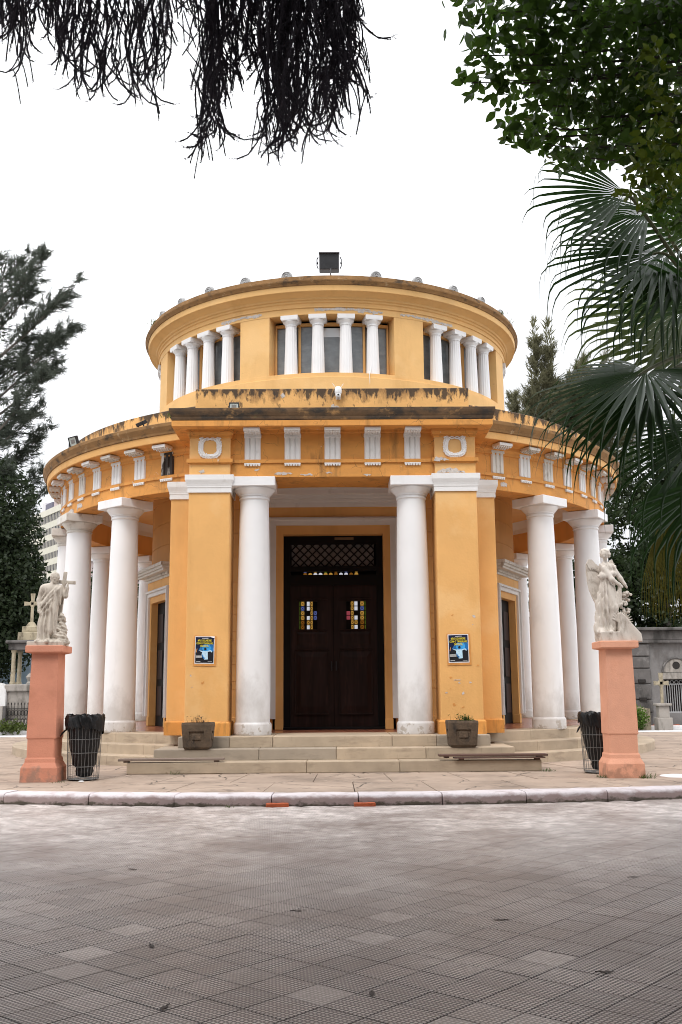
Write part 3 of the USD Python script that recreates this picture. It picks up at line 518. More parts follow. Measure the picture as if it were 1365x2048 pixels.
# piers of the porch and the responds beside them
def rect_band(x0, x1, yf, yb, prof, sides=(1, 1)):
    """A moulding of (out, z) points around the front and the two sides of a block."""
    rows = []
    for o, z in prof:
        rows.append([(x0 - o * sides[0], yb, z), (x0 - o * sides[0], yf - o, z), (x1 + o * sides[1], yf - o, z), (x1 + o * sides[1], yb, z)])
    v = np.array(rows).reshape(-1, 3); f = []
    for i in range(len(rows) - 1):
        for j in range(3): f.append([i * 4 + j, i * 4 + j + 1, i * 4 + 5 + j, i * 4 + 4 + j])
    return cat((v, np.array(f)))
PX0, PX1, PF, PB = 1.742, 2.437, Yl(16.52), Yl(17.25)
CAPP = [(0, 4.655), (.022, 4.655), (.022, 4.735), (.030, 4.742), (.030, 4.762), (.040, 4.80), (.062, 4.862), (.064, 4.872), (.064, 4.956), (0, 4.958)]
for s in (-1, 1):
    x0, x1 = (PX0, PX1) if s > 0 else (-PX1, -PX0)
    h = holder(CH, 'pier')
    part(h, 'shaft', box(x0, x1, PF, PB, Z0 - .01, 5.76, .006), 'orange_paint')
    part(h, 'base', cat(rect_band(x0, x1, PF, PB, [(.035, Z0 - .008), (.035, .83), (.012, .853), (-.002, .855)])), 'orange_weathered')
    part(h, 'capital', rect_band(x0, x1, PF, PB, CAPP), 'white_trim')
    part(h, 'band', rect_band(x0, x1, PF, PB, [(0, 5.145), (.022, 5.15), (.022, 5.165), (.045, 5.17), (.045, 5.235), (0, 5.24)]), 'orange_weathered')
    part(h, 'bed_moulding', rect_band(x0, x1, PF, PB, [(0, 5.60), (.015, 5.61), (.015, 5.65), (.035, 5.66), (.05, 5.70), (.05, 5.74), (0, 5.745)]), 'orange_weathered')
    # wreath: two leafy branches tied with a ribbon
    w = []; cx, cz = (x0 + x1) / 2, 5.425
    wr = np.random.default_rng(50 + s)
    for sd in (-1, 1):
        for k in range(13):
            for q in (-1, 0, 1):
                a = math.radians(-88 + k * 11.5); ca, sa_ = math.cos(a), math.sin(a); sup = (abs(ca) ** 3.2 + abs(sa_) ** 3.2) ** (-1 / 3.2); R = (.158 + q * .024) * sup
                px, pz = cx + sd * R * ca, cz + R * .98 * sa_ + .01
                d = np.array([-sa_ * sd * .7 + q * .8 * sd * ca + wr.normal(0, .15), 0, ca * .9 + .25 + q * .2 + wr.normal(0, .15)]); d /= np.linalg.norm(d)
                b = ball((0, 0, 0), (.0155, .017, .036), 1); ang = math.degrees(math.atan2(d[0], d[2])); w.append(move(b, (px, PF - .014 - .010 * (q == 0), pz), ry=ang))
    part(h, 'wreath', cat(*w), 'white_trim', smooth=40)
    rb = []
    for ph in (0, math.pi):
        t = np.linspace(-1, 1, 15); rb.append(tube(np.stack([cx + t * .185, np.full(15, PF - .016) - .006 * np.cos(t * 6 + ph), cz + .160 + .018 * np.sin(t * 6.5 + ph) + .012 * np.abs(t) ** 3], -1), .0105, 6))
    part(h, 'ribbon', cat(*rb), 'white_trim', smooth=50)
    ro, ri = 2.83, 2.437
    xa, xb = (ri - .02, ro) if s > 0 else (-ro, -ri + .02)
    h = holder(CH, 'respond')
    part(h, 'shaft', box(xa, xb, Yl(17.10), Yl(17.95), Z0 - .01, 4.96, .005), 'orange_paint')
    part(h, 'base', rect_band(xa, xb, Yl(17.10), Yl(17.95), [(.03, Z0 - .006), (.03, .835), (.01, .856), (-.002, .858)]), 'orange_weathered')
    part(h, 'capital', rect_band(xa, xb, Yl(17.10), Yl(17.95), CAPP), 'white_trim')

# entablature of the porch
EX, EF = 2.41, Yl(16.58)
yb = Yl(18.2)
part(CH, 'porch_architrave', cat(box(-1.76, 1.76, EF, Yl(17.15), 4.932, 5.17), box(-EX, -1.80, Yl(17.2), yb, 4.96, 5.17), box(1.80, EX, Yl(17.2), yb, 4.96, 5.17)), 'orange_weathered')
part(CH, 'porch_frieze', cat(box(-1.76, 1.76, EF + .03, Yl(17.12), 5.16, 5.78), box(-EX, -1.8, Yl(17.2), yb, 5.165, 5.78), box(1.8, EX, Yl(17.2), yb, 5.165, 5.78)), 'orange_weathered')
part(CH, 'porch_taenia', box(-1.745, 1.745, EF - .028, EF + .06, 5.172, 5.232, .004), 'orange_weathered')
CX_, CF_ = 2.40, Yl(16.56)
part(CH, 'porch_corona', rect_band(-CX_, CX_, CF_, yb, [(-.6, 5.70), (.02, 5.70), (.02, 5.742), (.305, 5.742), (.312, 5.748), (.312, 5.842), (.29, 5.846), (.0, 5.85)]), 'orange_weathered')
part(CH, 'porch_cornice', rect_band(-CX_, CX_, CF_, yb, [(.0, 5.838), (.315, 5.851), (.322, 5.88), (.322, 5.905), (.335, 5.93), (.350, 5.97), (.356, 6.0), (.356, 6.045), (.348, 6.052), (-.5, 6.10)]), 'cornice_grime')
AX, AF = 2.385, Yl(16.74)
part(CH, 'attic', cat(box(-AX, AX, AF, AF + .32, 5.95, 6.548, .012), box(-AX, -AX + .3, AF + .3, Yl(18.3), 5.95, 6.545, .01), box(AX - .3, AX, AF + .3, Yl(18.3), 5.95, 6.545, .01)), 'attic_paint')
part(CH, 'porch_roof', box(-2.2, 2.2, AF + .2, -3.9, 6.1, 6.25), 'roofing')

def triglyph(F, w, z0, z1, mname, label=None):
    """A white block of three upright bars under a cap, placed by the frame F (x along the wall, -y outwards)."""
    b = [box(-w / 2, w / 2, -.012, .03, z0, z1 - .045)]
    for k in (-1, 0, 1):
        c = k * w / 3; q = w * .105
        b.append(hull([(c + sx * (q if y < -.02 else w / 6 - .002), y, z) for sx in (-1, 1) for y in (-.034, -.010) for z in (z0, z1 - .06)]))
    b.append(box(-w / 2 - .008, w / 2 + .008, -.045, .03, z1 - .065, z1, .004))
    part(CH, 'triglyph', F(cat(*b)), mname, label=label)
def mutule(F, w, d, z, mname='white_trim'):
    b = [box(-w / 2, w / 2, -d, 0, z - .042, z + .012, .004)]
    for i in range(6):
        for j in range(3):
            x, y = -w / 2 + w * (i + .5) / 6, -d * (j + .5) / 3; b.append(box(x - .014, x + .014, y - .016, y + .016, z - .066, z - .036))
    part(CH, 'mutule', F(cat(*b)), mname)
def guttae(F, w, z):
    b = [box(-w / 2, w / 2, -.032, .02, z - .022, z, .003)] + [box(-w / 2 + w * (i + .14) / 6, -w / 2 + w * (i + .86) / 6, -.03, .015, z - .048, z - .018, .003) for i in range(6)]
    part(CH, 'guttae', F(cat(*b)), 'white_trim')
for x in (-1.37, -.685, 0, .685, 1.37):
    F = lambda m, x=x: move(m, (x, EF + .03, 0)); triglyph(F, .275, 5.235, 5.685, 'white_trim')
    F2 = lambda m, x=x: move(m, (x, EF + .0, 0)); mutule(F2, .275, .27, 5.725); F3 = lambda m, x=x: move(m, (x, EF, 0)); guttae(F3, .28, 5.171)

# ring entablature
part(CH, 'ring_architrave', lathe([(5.79, 4.94), (6.215, 4.94), (6.22, 4.945), (6.22, 5.19), (6.245, 5.195), (6.245, 5.25), (6.20, 5.255), (6.20, 5.62)], 180), 'orange_weathered', smooth=25)
part(CH, 'ring_inner_face', lathe([(5.79, 4.94), (5.78, 5.46)], 160), 'orange_paint', smooth=25)
part(CH, 'ring_inner_cornice', lathe([(5.775, 5.44), (5.75, 5.45), (5.74, 5.55), (5.70, 5.60), (5.66, 5.66), (5.60, 5.74)], 160), 'white_trim', smooth=25)
part(CH, 'ring_soffit', lathe([(6.20, 5.60), (6.23, 5.61), (6.23, 5.66), (6.26, 5.70), (6.26, 5.76), (6.30, 5.785), (6.50, 5.80)], 180), 'orange_weathered', smooth=25)
part(CH, 'ring_corona', lathe([(6.49, 5.80), (6.535, 5.80), (6.54, 5.81), (6.555, 5.92), (6.54, 5.925)], 180), 'orange_paint', smooth=25)
part(CH, 'ring_cornice', lathe([(6.54, 5.922), (6.575, 5.93), (6.58, 5.97), (6.60, 6.0), (6.64, 6.06), (6.645, 6.115), (6.635, 6.125), (6.1, 6.17)], 180), 'rim_grime', smooth=25)
part(CH, 'ring_parapet', lathe([(6.16, 6.10), (6.155, 6.50), (6.14, 6.515), (5.98, 6.515), (5.965, 6.50), (5.965, 6.2)], 180), 'attic_paint', smooth=25)
part(CH, 'ambulatory_roof', lathe([(5.98, 6.25), (4.0, 6.45)], 120), 'roofing')
part(CH, 'ambulatory_ceiling', cat(lathe([(5.72, 5.73), (4.1, 5.73)], 120), box(-1.8, 1.8, Yl(17.0), -3.8, 5.705, 5.725)), 'orange_paint')
na = 48
for k in range(na + 1):
    th = 29.3 + (330.7 - 29.3) * k / na
    F = at_angle(th, 6.20)
    st = k == na; dirty = k > na - 3
    triglyph(F, .285, 5.258, 5.70, 'rust_stain' if st else ('white_dirty' if rs.random() < .3 else 'white_trim'), 'broken triglyph with a dark rust stain' if st else None)
    mutule(at_angle(th, 6.24), .30, .25, 5.765, 'white_dirty' if k % 3 else 'white_trim'); guttae(at_angle(th, 6.22), .285, 5.192)

# upper drum: eight bays of four small fluted columns in front of glazed openings
RU = 4.15; SB, ST = 7.63, 8.87
bay_half = 17.9
def updrum():
    ms = []
    for k in range(8):
        a0, a1 = k * 45 + bay_half, (k + 1) * 45 - bay_half
        ms.append(lathe([(RU, SB - .05), (RU, ST), (3.78, ST), (3.78, SB - .05)], 8, (0, 0), a0, a1, True))
    ms.append(lathe([(RU + .035, 6.2), (RU + .035, SB - .10), (RU + .005, SB - .085), (RU + .005, SB - .005), (RU - .005, SB), (3.76, SB + .02), (3.76, 6.3)], 160))
    return cat(*ms)
part(CH, 'upper_wall', updrum(), 'orange_tower', smooth=25)
part(CH, 'upper_architrave', lathe([(3.76, ST + .002), (RU + .004, ST), (RU + .008, ST + .004), (RU + .008, 9.005), (RU + .03, 9.01), (RU + .03, 9.035), (RU + .012, 9.04), (RU + .012, 9.11)], 180), 'orange_tower', smooth=25)
part(CH, 'upper_soffit', lathe([(RU + .012, 9.10), (RU + .04, 9.115), (RU + .045, 9.15), (RU + .075, 9.16), (RU + .085, 9.20), (RU + .21, 9.262), (RU + .245, 9.268), (RU + .255, 9.275), (RU + .268, 9.385), (RU + .25, 9.39)], 180), 'orange_tower', smooth=25)
part(CH, 'upper_cornice', lathe([(RU + .25, 9.385), (RU + .285, 9.39), (RU + .30, 9.42), (RU + .335, 9.455), (RU + .34, 9.475), (RU + .33, 9.48), (RU + .30, 9.485), (RU + .295, 9.575), (RU + .25, 9.58), (RU + .1, 9.5)], 180), 'rim_grime', smooth=25)
part(CH, 'dome_roof', lathe([(RU + .12, 9.48), (3.0, 9.62), (1.5, 9.72), (0.001, 9.76)], 96), 'roofing', smooth=30)
def fluted(x, y, z0, z1, r0, r1, n=16):
    th = np.linspace(0, 2 * np.pi, n * 4, endpoint=False); prof = 1 - .055 * (np.abs(np.sin(th * n / 2)) ** .7)
    zs = np.linspace(z0, z1, 5); v = np.vstack([np.stack([x + np.cos(th) * (r0 + (r1 - r0) * i / 4) * prof, y + np.sin(th) * (r0 + (r1 - r0) * i / 4) * prof, np.full(len(th), z)], -1) for i, z in enumerate(zs)])
    m = len(th); f = np.array([[i * m + a, i * m + (a + 1) % m, (i + 1) * m + (a + 1) % m, (i + 1) * m + a] for i in range(4) for a in range(m)]); return cat((v, f))
for k in range(8):
    for dth in (-12.0, -4.05, 4.05, 12.0):
        th = k * 45 + dth; F = at_angle(th, RU - .145)
        h = holder(CH, 'upper_column')
        part(h, 'shaft', F(fluted(0, 0, SB - .03, 8.70, .138, .112)), 'white_trim' if False else 'white_paint', smooth=25)
        part(h, 'capital', F(cat(lathe([(.112, 8.66), (.122, 8.672), (.122, 8.69), (.114, 8.695), (.13, 8.72), (.165, 8.755), (.168, 8.77), (.10, 8.78)], 28), hull([(sx * (.168 if z < 8.8 else .178), sy * (.168 if z < 8.8 else .178), z) for sx in (-1, 1) for sy in (-1, 1) for z in (8.772, 8.80, 8.868)]))), 'white_paint', smooth=30)
    for j, (a0, a1) in enumerate(((-17.2, -10.2), (-9.6, -3.3), (-2.6, 2.6), (3.3, 9.6), (10.2, 17.2))):
        am = k * 45 + (a0 + a1) / 2; F = at_angle(am, 3.80); hw = 3.8 * math.radians(a1 - a0) / 2
        h = holder(CH, 'window')
        if j == 2:                           # middle one: pale top pane, painted for sky seen through the far window
            part(h, 'pane', F(box(-hw, hw, 0, .012, SB + .10, 8.50)), 'grey_glass'); part(h, 'pane', F(box(-hw, hw, .002, .012, 8.505, 8.70)), 'clear_glass')
        else: part(h, 'pane', F(box(-hw, hw, 0, .012, SB + .10, 8.74)), 'grey_glass')
        part(h, 'frame', F(cat(box(-hw - .03, -hw, -.05, .03, SB + .06, 8.80), box(hw, hw + .03, -.05, .03, SB + .06, 8.80), box(-hw, hw, -.05, .03, 8.74, 8.80), box(-hw, hw, -.06, .03, SB + .03, SB + .10))), 'orange_paint')
for k in range(30):
    th = k * 12.0
    if k == 0: continue
    F = at_angle(th, RU + .23)
    m = [hull([(.115 * math.cos(a) * q, y, 9.62 + .115 * math.sin(a) * q) for a in np.linspace(-.9, math.pi + .9, 14) for q, y in ((1, .0), (1, .05), (.86, -.022))])]
    for r_ in (.088, .05):
        a = np.linspace(0, 2 * math.pi, 17); m.append(tube(np.stack([r_ * np.cos(a), np.full(17, -.024), 9.62 + r_ * np.sin(a)], -1), .008, 5, False))
    m.append(ball((0, -.024, 9.62), (.024, .016, .024), 1))
    part(CH, 'rosette', F(cat(*m)), 'rosette_stone', smooth=35)
# peeled plaster, each patch an irregular flake standing a few millimetres proud
def flake(F, pts, mname='bare_plaster', t=.004, seed=0):
    r = np.random.default_rng(seed); P = Polygon(pts).segmentize(.03) if hasattr(Polygon(pts), 'segmentize') else Polygon(pts)
    c = np.array(P.exterior.coords)[:-1]; c = c + r.normal(0, .010, c.shape); Q = Polygon(c).buffer(0)
    for q in getattr(Q, 'geoms', [Q]):
        if q.area > 1e-4:
            v, f = prism(q, 0, t); part(CH, 'plaster_flake', F((np.stack([v[:, 0], -v[:, 2], v[:, 1]], -1), f)), mname)
flake(lambda m: move(m, (0, AF - .001, 0)), [(-.20, 6.12), (-.05, 6.16), (.0, 6.26), (.08, 6.24), (.2, 6.13), (.23, 6.1), (-.2, 6.1)], seed=1)
flake(lambda m: move(m, (0, AF - .001, 0)), [(-.92, 6.44), (-.86, 6.47), (-.82, 6.41), (-.88, 6.38)], seed=2)
for th, w, z, sd in ((3, 1.1, 8.985, 3), (11, .5, 8.95, 4), (26, .9, 8.955, 5), (33, .7, 8.94, 15), (-26, .8, 8.965, 6), (-31, .4, 8.95, 7)):
    for q in range(5):
        r = np.random.default_rng(sd * 7 + q); a = th + (q - 2) * math.degrees(w / 5 / 4.16); hh = .03 + r.random() * .035
        flake(at_angle(a, RU + .0095), [(-w / 9, z - hh), (w / 9, z - hh * .7), (w / 9, z), (-w / 9, z + .008)], seed=sd * 11 + q)
flake(lambda m: move(m, (0, PF - .002, 0)), [(1.75, 4.96), (2.0, 4.97), (2.3, 4.965), (2.25, 4.99), (1.98, 5.07), (1.88, 5.03), (1.78, 5.02)], seed=8)
flake(lambda m: move(m, (0, PF - .047, 0)), [(1.72, 5.17), (1.9, 5.165), (2.05, 5.19), (1.85, 5.235), (1.75, 5.235)], seed=9)
flake(lambda m: move(m, (0, PF - .002, 0)), [(-2.27, 5.02), (-2.2, 5.05), (-2.17, 5.01), (-2.24, 4.995)], seed=10)
for th, z, w, sd in ((27.0, 5.06, .34, 11), (30.5, 5.05, .16, 12), (-55, 5.04, .3, 13), (-60, 5.0, .4, 14)):
    flake(at_angle(th, 6.222), [(-w / 2, z - .05), (-w / 5, z - .02), (w / 2, z - .04), (w / 2.5, z + .03), (0, z + .06), (-w / 2, z + .05)], seed=sd)
for k, (x, z, w, hh) in enumerate(((-.85, 4.985, .30, .03), (-.45, 4.965, .22, .018), (-.05, 5.0, .12, .012), (.6, 4.96, .14, .014), (-1.3, 5.05, .10, .02))):
    flake(lambda m: move(m, (0, EF - .001, 0)), [(x - w / 2, z), (x, z - hh * .6), (x + w / 2, z), (x + w / 3, z + hh), (x - w / 3, z + hh * .7)], seed=70 + k)
rf = np.random.default_rng(91)
for k in range(16):                          # knocks and old tape marks on the piers
    x = rf.choice([-1, 1]) * rf.uniform(1.80, 2.38); z = rf.choice([rf.uniform(2.25, 2.6), rf.uniform(1.0, 1.75)]); q = rf.uniform(.008, .020)
    flake(lambda m: move(m, (0, PF - .0015, 0)), [(x - q * 1.4, z), (x - q * .3, z - q), (x + q * 1.3, z - q * .3), (x + q * .5, z + q)], mname=rf.choice(['bare_plaster', 'poster_tape']), t=.0015, seed=120 + k)
part(CH, 'cable', tube(spline([cyl_xyz(RU + .02, 10.6, 7.25), cyl_xyz(RU + .03, 10.4, 7.6), cyl_xyz(RU - .02, 10.9, 7.72), cyl_xyz(RU - .10, 11.4, 7.95)], 14), .008, 6), 'white_plastic')

# ------------------------------------------------------------------ lamps and camera on the chapel
def floodlight(name, label, loc, rz, tilt, w, hgt, group=None, mats=('black_metal', 'lamp_glass')):
    t = thing(name, label, 'floodlight', loc, rz, group)
    R = lambda m: move(m, (0, 0, hgt * .5 + .035), rx=-tilt)
    part(t, 'housing', R(cat(box(-w / 2, w / 2, -.02, .045, -hgt / 2, -hgt / 2 + .018, .003), box(-w / 2, w / 2, -.02, .045, hgt / 2 - .018, hgt / 2, .003), box(-w / 2, -w / 2 + .018, -.02, .045, -hgt / 2 + .018, hgt / 2 - .018), box(w / 2 - .018, w / 2, -.02, .045, -hgt / 2 + .018, hgt / 2 - .018), box(-w / 2 + .01, w / 2 - .01, .02, .05, -hgt / 2 + .01, hgt / 2 - .01))), mats[0])
    part(t, 'lens', R(box(-w / 2 + .016, w / 2 - .016, -.008, .019, -hgt / 2 + .016, hgt / 2 - .016)), mats[1])
    part(t, 'led_board', R(box(-w / 4, w / 4, -.011, -.008, -hgt / 5, hgt / 5)), 'roofing')
    part(t, 'bracket', cat(box(-w / 2 - .012, -w / 2 - .004, -.012, .012, 0, hgt * .5 + .04), box(w / 2 + .004, w / 2 + .012, -.012, .012, 0, hgt * .5 + .04), box(-w / 2 - .012, w / 2 + .012, -.014, .014, -.008, 0.0)), mats[0])
    return t
floodlight('floodlight', 'small black floodlight standing on the straight porch cornice', (-1.70, 16.62, 6.095), 0, 8, .175, .135)
def at_ring(th, R, z): t = math.radians(th); return (R * math.sin(t), YC - R * math.cos(t), z)
floodlight('floodlight', 'black framed floodlight tilted on the curved cornice at the left', at_ring(-53.0, 6.50, 6.16), -40, -20, .25, .20)
floodlight('floodlight', 'small floodlight lying broken on the curved cornice beside the porch', at_ring(-33.0, 6.50, 6.145), -50, 60, .18, .14)
# the old spotlight on the roof
t = thing('spotlight', 'large dark box spotlight on a post at the top of the roof', 'spotlight', (-.045, 19.12, 9.62))
part(t, 'post', tube([(.03, 0, -.15), (.03, 0, .22)], .014, 8), 'lamp_dark')
part(t, 'housing', move(cat(box(-.205, .205, -.02, .22, -.17, .17, .012), box(-.215, .215, -.06, .10, .165, .185, .004)), (0, 0, .37), rx=6), 'lamp_dark')
part(t, 'front_glass', move(box(-.185, .185, -.028, -.018, -.15, .15), (0, 0, .37), rx=6), 'black_metal')
for s in (-1, 1):
    part(t, 'side_arm', cat(tube([(s * .225, .05, .24), (s * .25, .05, .30), (s * .25, .05, .44), (s * .225, .05, .49)], .012, 6), ball((s * .245, .05, .36), (.02, .03, .03))), 'black_metal')
t = thing('security_camera', 'white dome security camera with a cable on the attic wall', 'camera', (.105, Yl(0) + YC + 16.735, 6.45))
part(t, 'wall_plate', box(-.045, .045, -.03, .0, -.02, .09, .008), 'white_plastic')
part(t, 'body', cat(lathe([(.0, .10), (.04, .098), (.056, .075), (.06, .03), (.06, -.01), (.052, -.03), (.0, -.03)], 20, (0, -.075)), box(-.04, .04, -.06, -.02, -.12, .02, .01)), 'white_plastic', smooth=40)
part(t, 'lens_dome', ball((0, -.08, -.05), (.05, .052, .06), 2), 'white_plastic', smooth=True)
part(t, 'lens', ball((0, -.125, -.055), (.018, .012, .018), 1), 'black_metal')
part(t, 'aerial', cat(tube([(-.045, -.06, .09), (-.10, -.06, .17)], .004, 5), tube([(.045, -.06, .09), (.09, -.06, .16)], .004, 5)), 'white_plastic')

# ------------------------------------------------------------------ posters
def poster(x0, x1, z0, z1, yf, tilt, label, curl):
    t = thing('poster', label, 'poster', ((x0 + x1) / 2, yf, (z0 + z1) / 2)); w, h = x1 - x0, z1 - z0
    tf = lambda m, d: move((lambda q: (np.stack([q[0][:, 0], -q[0][:, 2] - d, q[0][:, 1]], -1), q[1]))(cat(m)), ry=tilt)
    P = lambda pts, d, tk=.0012: tf(prism(pts if isinstance(pts, Polygon) else Polygon(pts), 0, tk), d)
    R = lambda a, b, c, e: Polygon([(a * w, c * h), (b * w, c * h), (b * w, e * h), (a * w, e * h)])
    part(t, 'tape_mark', P(Polygon([(-.56 * w, -.58 * h), (.60 * w, -.585 * h), (.585 * w, .52 * h), (-.55 * w, .53 * h)]), .000, .0015), 'poster_tape')
    sheet = R(-.5, .5, -.5, .5)
    part(t, 'sheet', P(sheet, .0025), 'poster_paper')
    m = .465; top = .475
    part(t, 'print_ground', P(R(-m, m, -.465, top), .0045), 'poster_navy')
    part(t, 'print_sky', P(Polygon([(-.30 * w, .0), (m * w, -.06 * h), (m * w, .22 * h), (-.05 * w, .20 * h), (-.22 * w, .10 * h)]), .0062), 'poster_blue')
    part(t, 'print_glow', P(Point(.10 * w, .07 * h).buffer(.22 * w, 8).intersection(R(-m, m, -.04, .2)), .0079), 'poster_sky')
    part(t, 'print_dark', P(cat and Polygon([(-m * w, -.12 * h), (-.12 * w, -.02 * h), (.20 * w, -.10 * h), (m * w, -.04 * h), (m * w, -.44 * h), (-m * w, -.44 * h)]), .0096), 'poster_black')
    shirt = Polygon([(-.30 * w, -.005 * h), (-.10 * w, -.035 * h), (.14 * w, -.035 * h), (.33 * w, .0), (.40 * w, -.07 * h), (.36 * w, -.085 * h), (.30 * w, -.04 * h), (.17 * w, -.075 * h), (.19 * w, -.34 * h), (.0, -.355 * h), (-.14 * w, -.19 * h), (-.12 * w, -.08 * h), (-.28 * w, -.02 * h)])
    part(t, 'print_shirt', P(shirt, .0113), 'poster_shirt'); part(t, 'print_hair', P(Point(.04 * w, .04 * h).buffer(.062 * w, 6), .013), 'poster_black')
    part(t, 'print_fold', P(Polygon([(-.13 * w, -.20 * h), (-.06 * w, -.30 * h), (.0, -.335 * h), (.03 * w, -.29 * h), (-.04 * w, -.25 * h), (-.11 * w, -.15 * h)]), .013), 'poster_blue')
    part(t, 'print_hand', P(Polygon([(-.40 * w, .045 * h), (-.37 * w, .05 * h), (-.41 * w, -.09 * h), (-.44 * w, -.08 * h)]), .013), 'poster_tape')
    for k, (line, y, cw) in enumerate((('NÃO COLABORE', .315, .70), ('COM O TRABALHO', .215, .84), ('INFANTIL', .115, .42))):
        tm = meshkit.text_mesh(line, .064 * h, .0012, True); b = tm.bounds; sc = cw * w / (b[1, 0] - b[0, 0]); v = np.array(tm.vertices); v[:, 0] = (v[:, 0] - (b[0, 0] + b[1, 0]) / 2) * sc; v[:, 1] += y * h
        part(t, 'headline', tf((v, np.array(tm.faces)), .0147), 'poster_yellow')
    sm = [P(R(-.14, .18, .425, .44), .0147)] + [P(R(-.44, -.12, y, y + .014), .0147) for y in (-.225, -.25, -.275)] + [P(R(-.42, -.2, -.435, -.42), .0147), P(R(.18, .40, -.43, -.422), .0147)]
    part(t, 'small_print', cat(*sm), 'poster_paper', kind='stuff')
    if curl:
        part(t, 'curled_corner', tf(hull([(.22 * w, .50 * h, 0), (.5 * w, .50 * h, 0), (.5 * w, .445 * h, .012), (.22 * w, .495 * h, .004), (.5 * w, .43 * h, .008)]), .005), 'poster_paper')
poster(-2.285, -1.965, 1.79, 2.235, 16.512, .8, 'blue campaign poster with a curled top corner on the left pier', True)
poster(1.885, 2.225, 1.775, 2.24, 16.512, -1.0, 'blue campaign poster edged with orange tape on the right pier', False)
for x, z, w_ in ((2.02, 1.49, .11),):
    part(CH, 'scrape_mark', box(x - w_ / 2, x + w_ / 2, PF - .003, PF + .01, z, z + .012), 'bare_plaster')

# ------------------------------------------------------------------ planters, planks, bricks, weeds
def blade(p, d, L, w, bend, n=5, side=None):
    """A curved leaf strip."""
    d = np.asarray(d, float); d /= np.linalg.norm(d)
    if side is None: side = np.cross(d, [0, 0, 1.0]); 
    side = side / max(np.linalg.norm(side), 1e-6); pts = []; q = np.asarray(p, float)
    for i in range(n):
        s = i / (n - 1); ww = w * (1 - s) ** .7 * min(1, .4 + 2 * s); pts += [q - side * ww / 2, q + side * ww / 2]
        d = d + np.array([0, 0, -bend / n]); d /= np.linalg.norm(d); q = q + d * L / (n - 1)
    f = [[2 * i, 2 * i + 1, 2 * i + 3, 2 * i + 2] for i in range(n - 1)]; return np.array(pts), np.array(f)
def tuft(rng, n, L, w, spread, r0, z=0.0):
    ms = []
    for _ in range(n):
        a, e = rng.uniform(0, 2 * np.pi), rng.uniform(.25, 1.0); d = (math.cos(a) * spread * e, math.sin(a) * spread * e, 1)
        ms.append(blade((rng.normal(0, r0), rng.normal(0, r0), z), d, L * rng.uniform(.5, 1.1), w, rng.uniform(.1, 1.2)))
    return cat(*ms)
def planter(x, y, z, label, seed):
    t = thing('planter', label, 'planter', (x, y, z)); a, b, h = .205, .235, .40
    pts = lambda q, zz: [(sx * q, sy * q, zz) for sx in (-1, 1) for sy in (-1, 1)]
    outer = m3.Manifold.hull_points(np.array(pts(a - .02, 0) + pts(a, .03) + pts(b - .004, h - .04) + pts(b, h - .03) + pts(b - .006, h)))
    inner = m3.Manifold.hull_points(np.array(pts(a - .01, h - .09) + pts(b - .035, h + .05)))
    pot = outer - inner
    for s in range(4):                       # sunk panels with a raised field
        cut = cat(hull([(sx * .115 * (1 if yy < -.1 else .9), yy, zz) for sx in (-1, 1) for yy in (-.30, -.207) for zz in (.10, .27)]))
        c = move(cut, rz=90 * s); pot = pot - m3.Manifold.hull_points(c[0])
    v, f = cat(pot); nz = np.stack([meshkit.noise(v * 14 + q * 7, seed + q) - .5 for q in range(3)], -1)
    part(t, 'pot', (v + nz * .008, f), 'planter_stone')
    [part(t, 'panel', move(box(-.07, .07, -.222, -.20, .14, .235, .006), rz=90 * s), 'planter_stone') for s in range(4)]
    part(t, 'soil', box(-b + .03, b - .03, -b + .03, b - .03, h - .12, h - .035), 'soil')
planter(-2.135, 15.99, .462, 'mossy stone planter with dead stalks before the left pier', 3)
planter(2.005, 15.99, .462, 'mossy stone planter with green weeds before the right pier', 5)
rg = np.random.default_rng(21)
t = thing('plant', 'dry brown stalks growing in the left stone planter', 'plant', (-2.135, 15.99, .462 + .36))
part(t, 'stems', tuft(rg, 46, .17, .008, .55, .075), 'dry_weed', kind='stuff')
part(t, 'leaves', cat(*[move(blade((0, 0, 0), (rg.normal(), rg.normal(), .3), .05, .026, .5), (rg.normal(0, .09), rg.normal(0, .07), rg.uniform(.03, .14))) for _ in range(70)]), 'dry_weed', kind='stuff')
t = thing('plant', 'bright green weeds growing in the right stone planter', 'plant', (2.005, 15.99, .462 + .36))
part(t, 'leaves', cat(move(tuft(rg, 90, .15, .014, .8, .05), (.06, 0, 0)), *[move(blade((0, 0, 0), (rg.normal(), rg.normal(), .6), .06, .034, .6), (rg.normal(.04, .08), rg.normal(0, .06), rg.uniform(.02, .13))) for _ in range(60)]), 'weed_leaf', kind='stuff')
part(t, 'stems', tuft(rg, 16, .20, .006, .6, .09), 'dry_weed', kind='stuff')
def plank(x0, x1, y0, y1, z, rz, label, mname, thick=.035):
    t = thing('plank', label, 'plank', ((x0 + x1) / 2, (y0 + y1) / 2, z), rz); w, d = (x1 - x0) / 2, (y1 - y0) / 2
    part(t, 'board', box(-w, w, -d, d, 0, thick, .005), mname)
    part(t, 'batten', cat(box(-w + .08, -w + .15, -d + .02, d - .02, -.022, .001), box(w - .15, w - .08, -d + .02, d - .02, -.022, .001)), mname)
plank(-3.26, -1.67, 15.41, 15.60, .313, .4, 'weathered grey plank lying on the left end of the lowest step', 'plank_grey')
plank(1.58, 3.22, 15.38, 15.60, .345, -.3, 'dark red-brown plank lying on the right end of the lowest step', 'plank_wood', .03)
plank(1.80, 3.18, 15.37, 15.52, .313, .6, 'dark plank underneath, at the right end of the lowest step', 'plank_wood', .02)
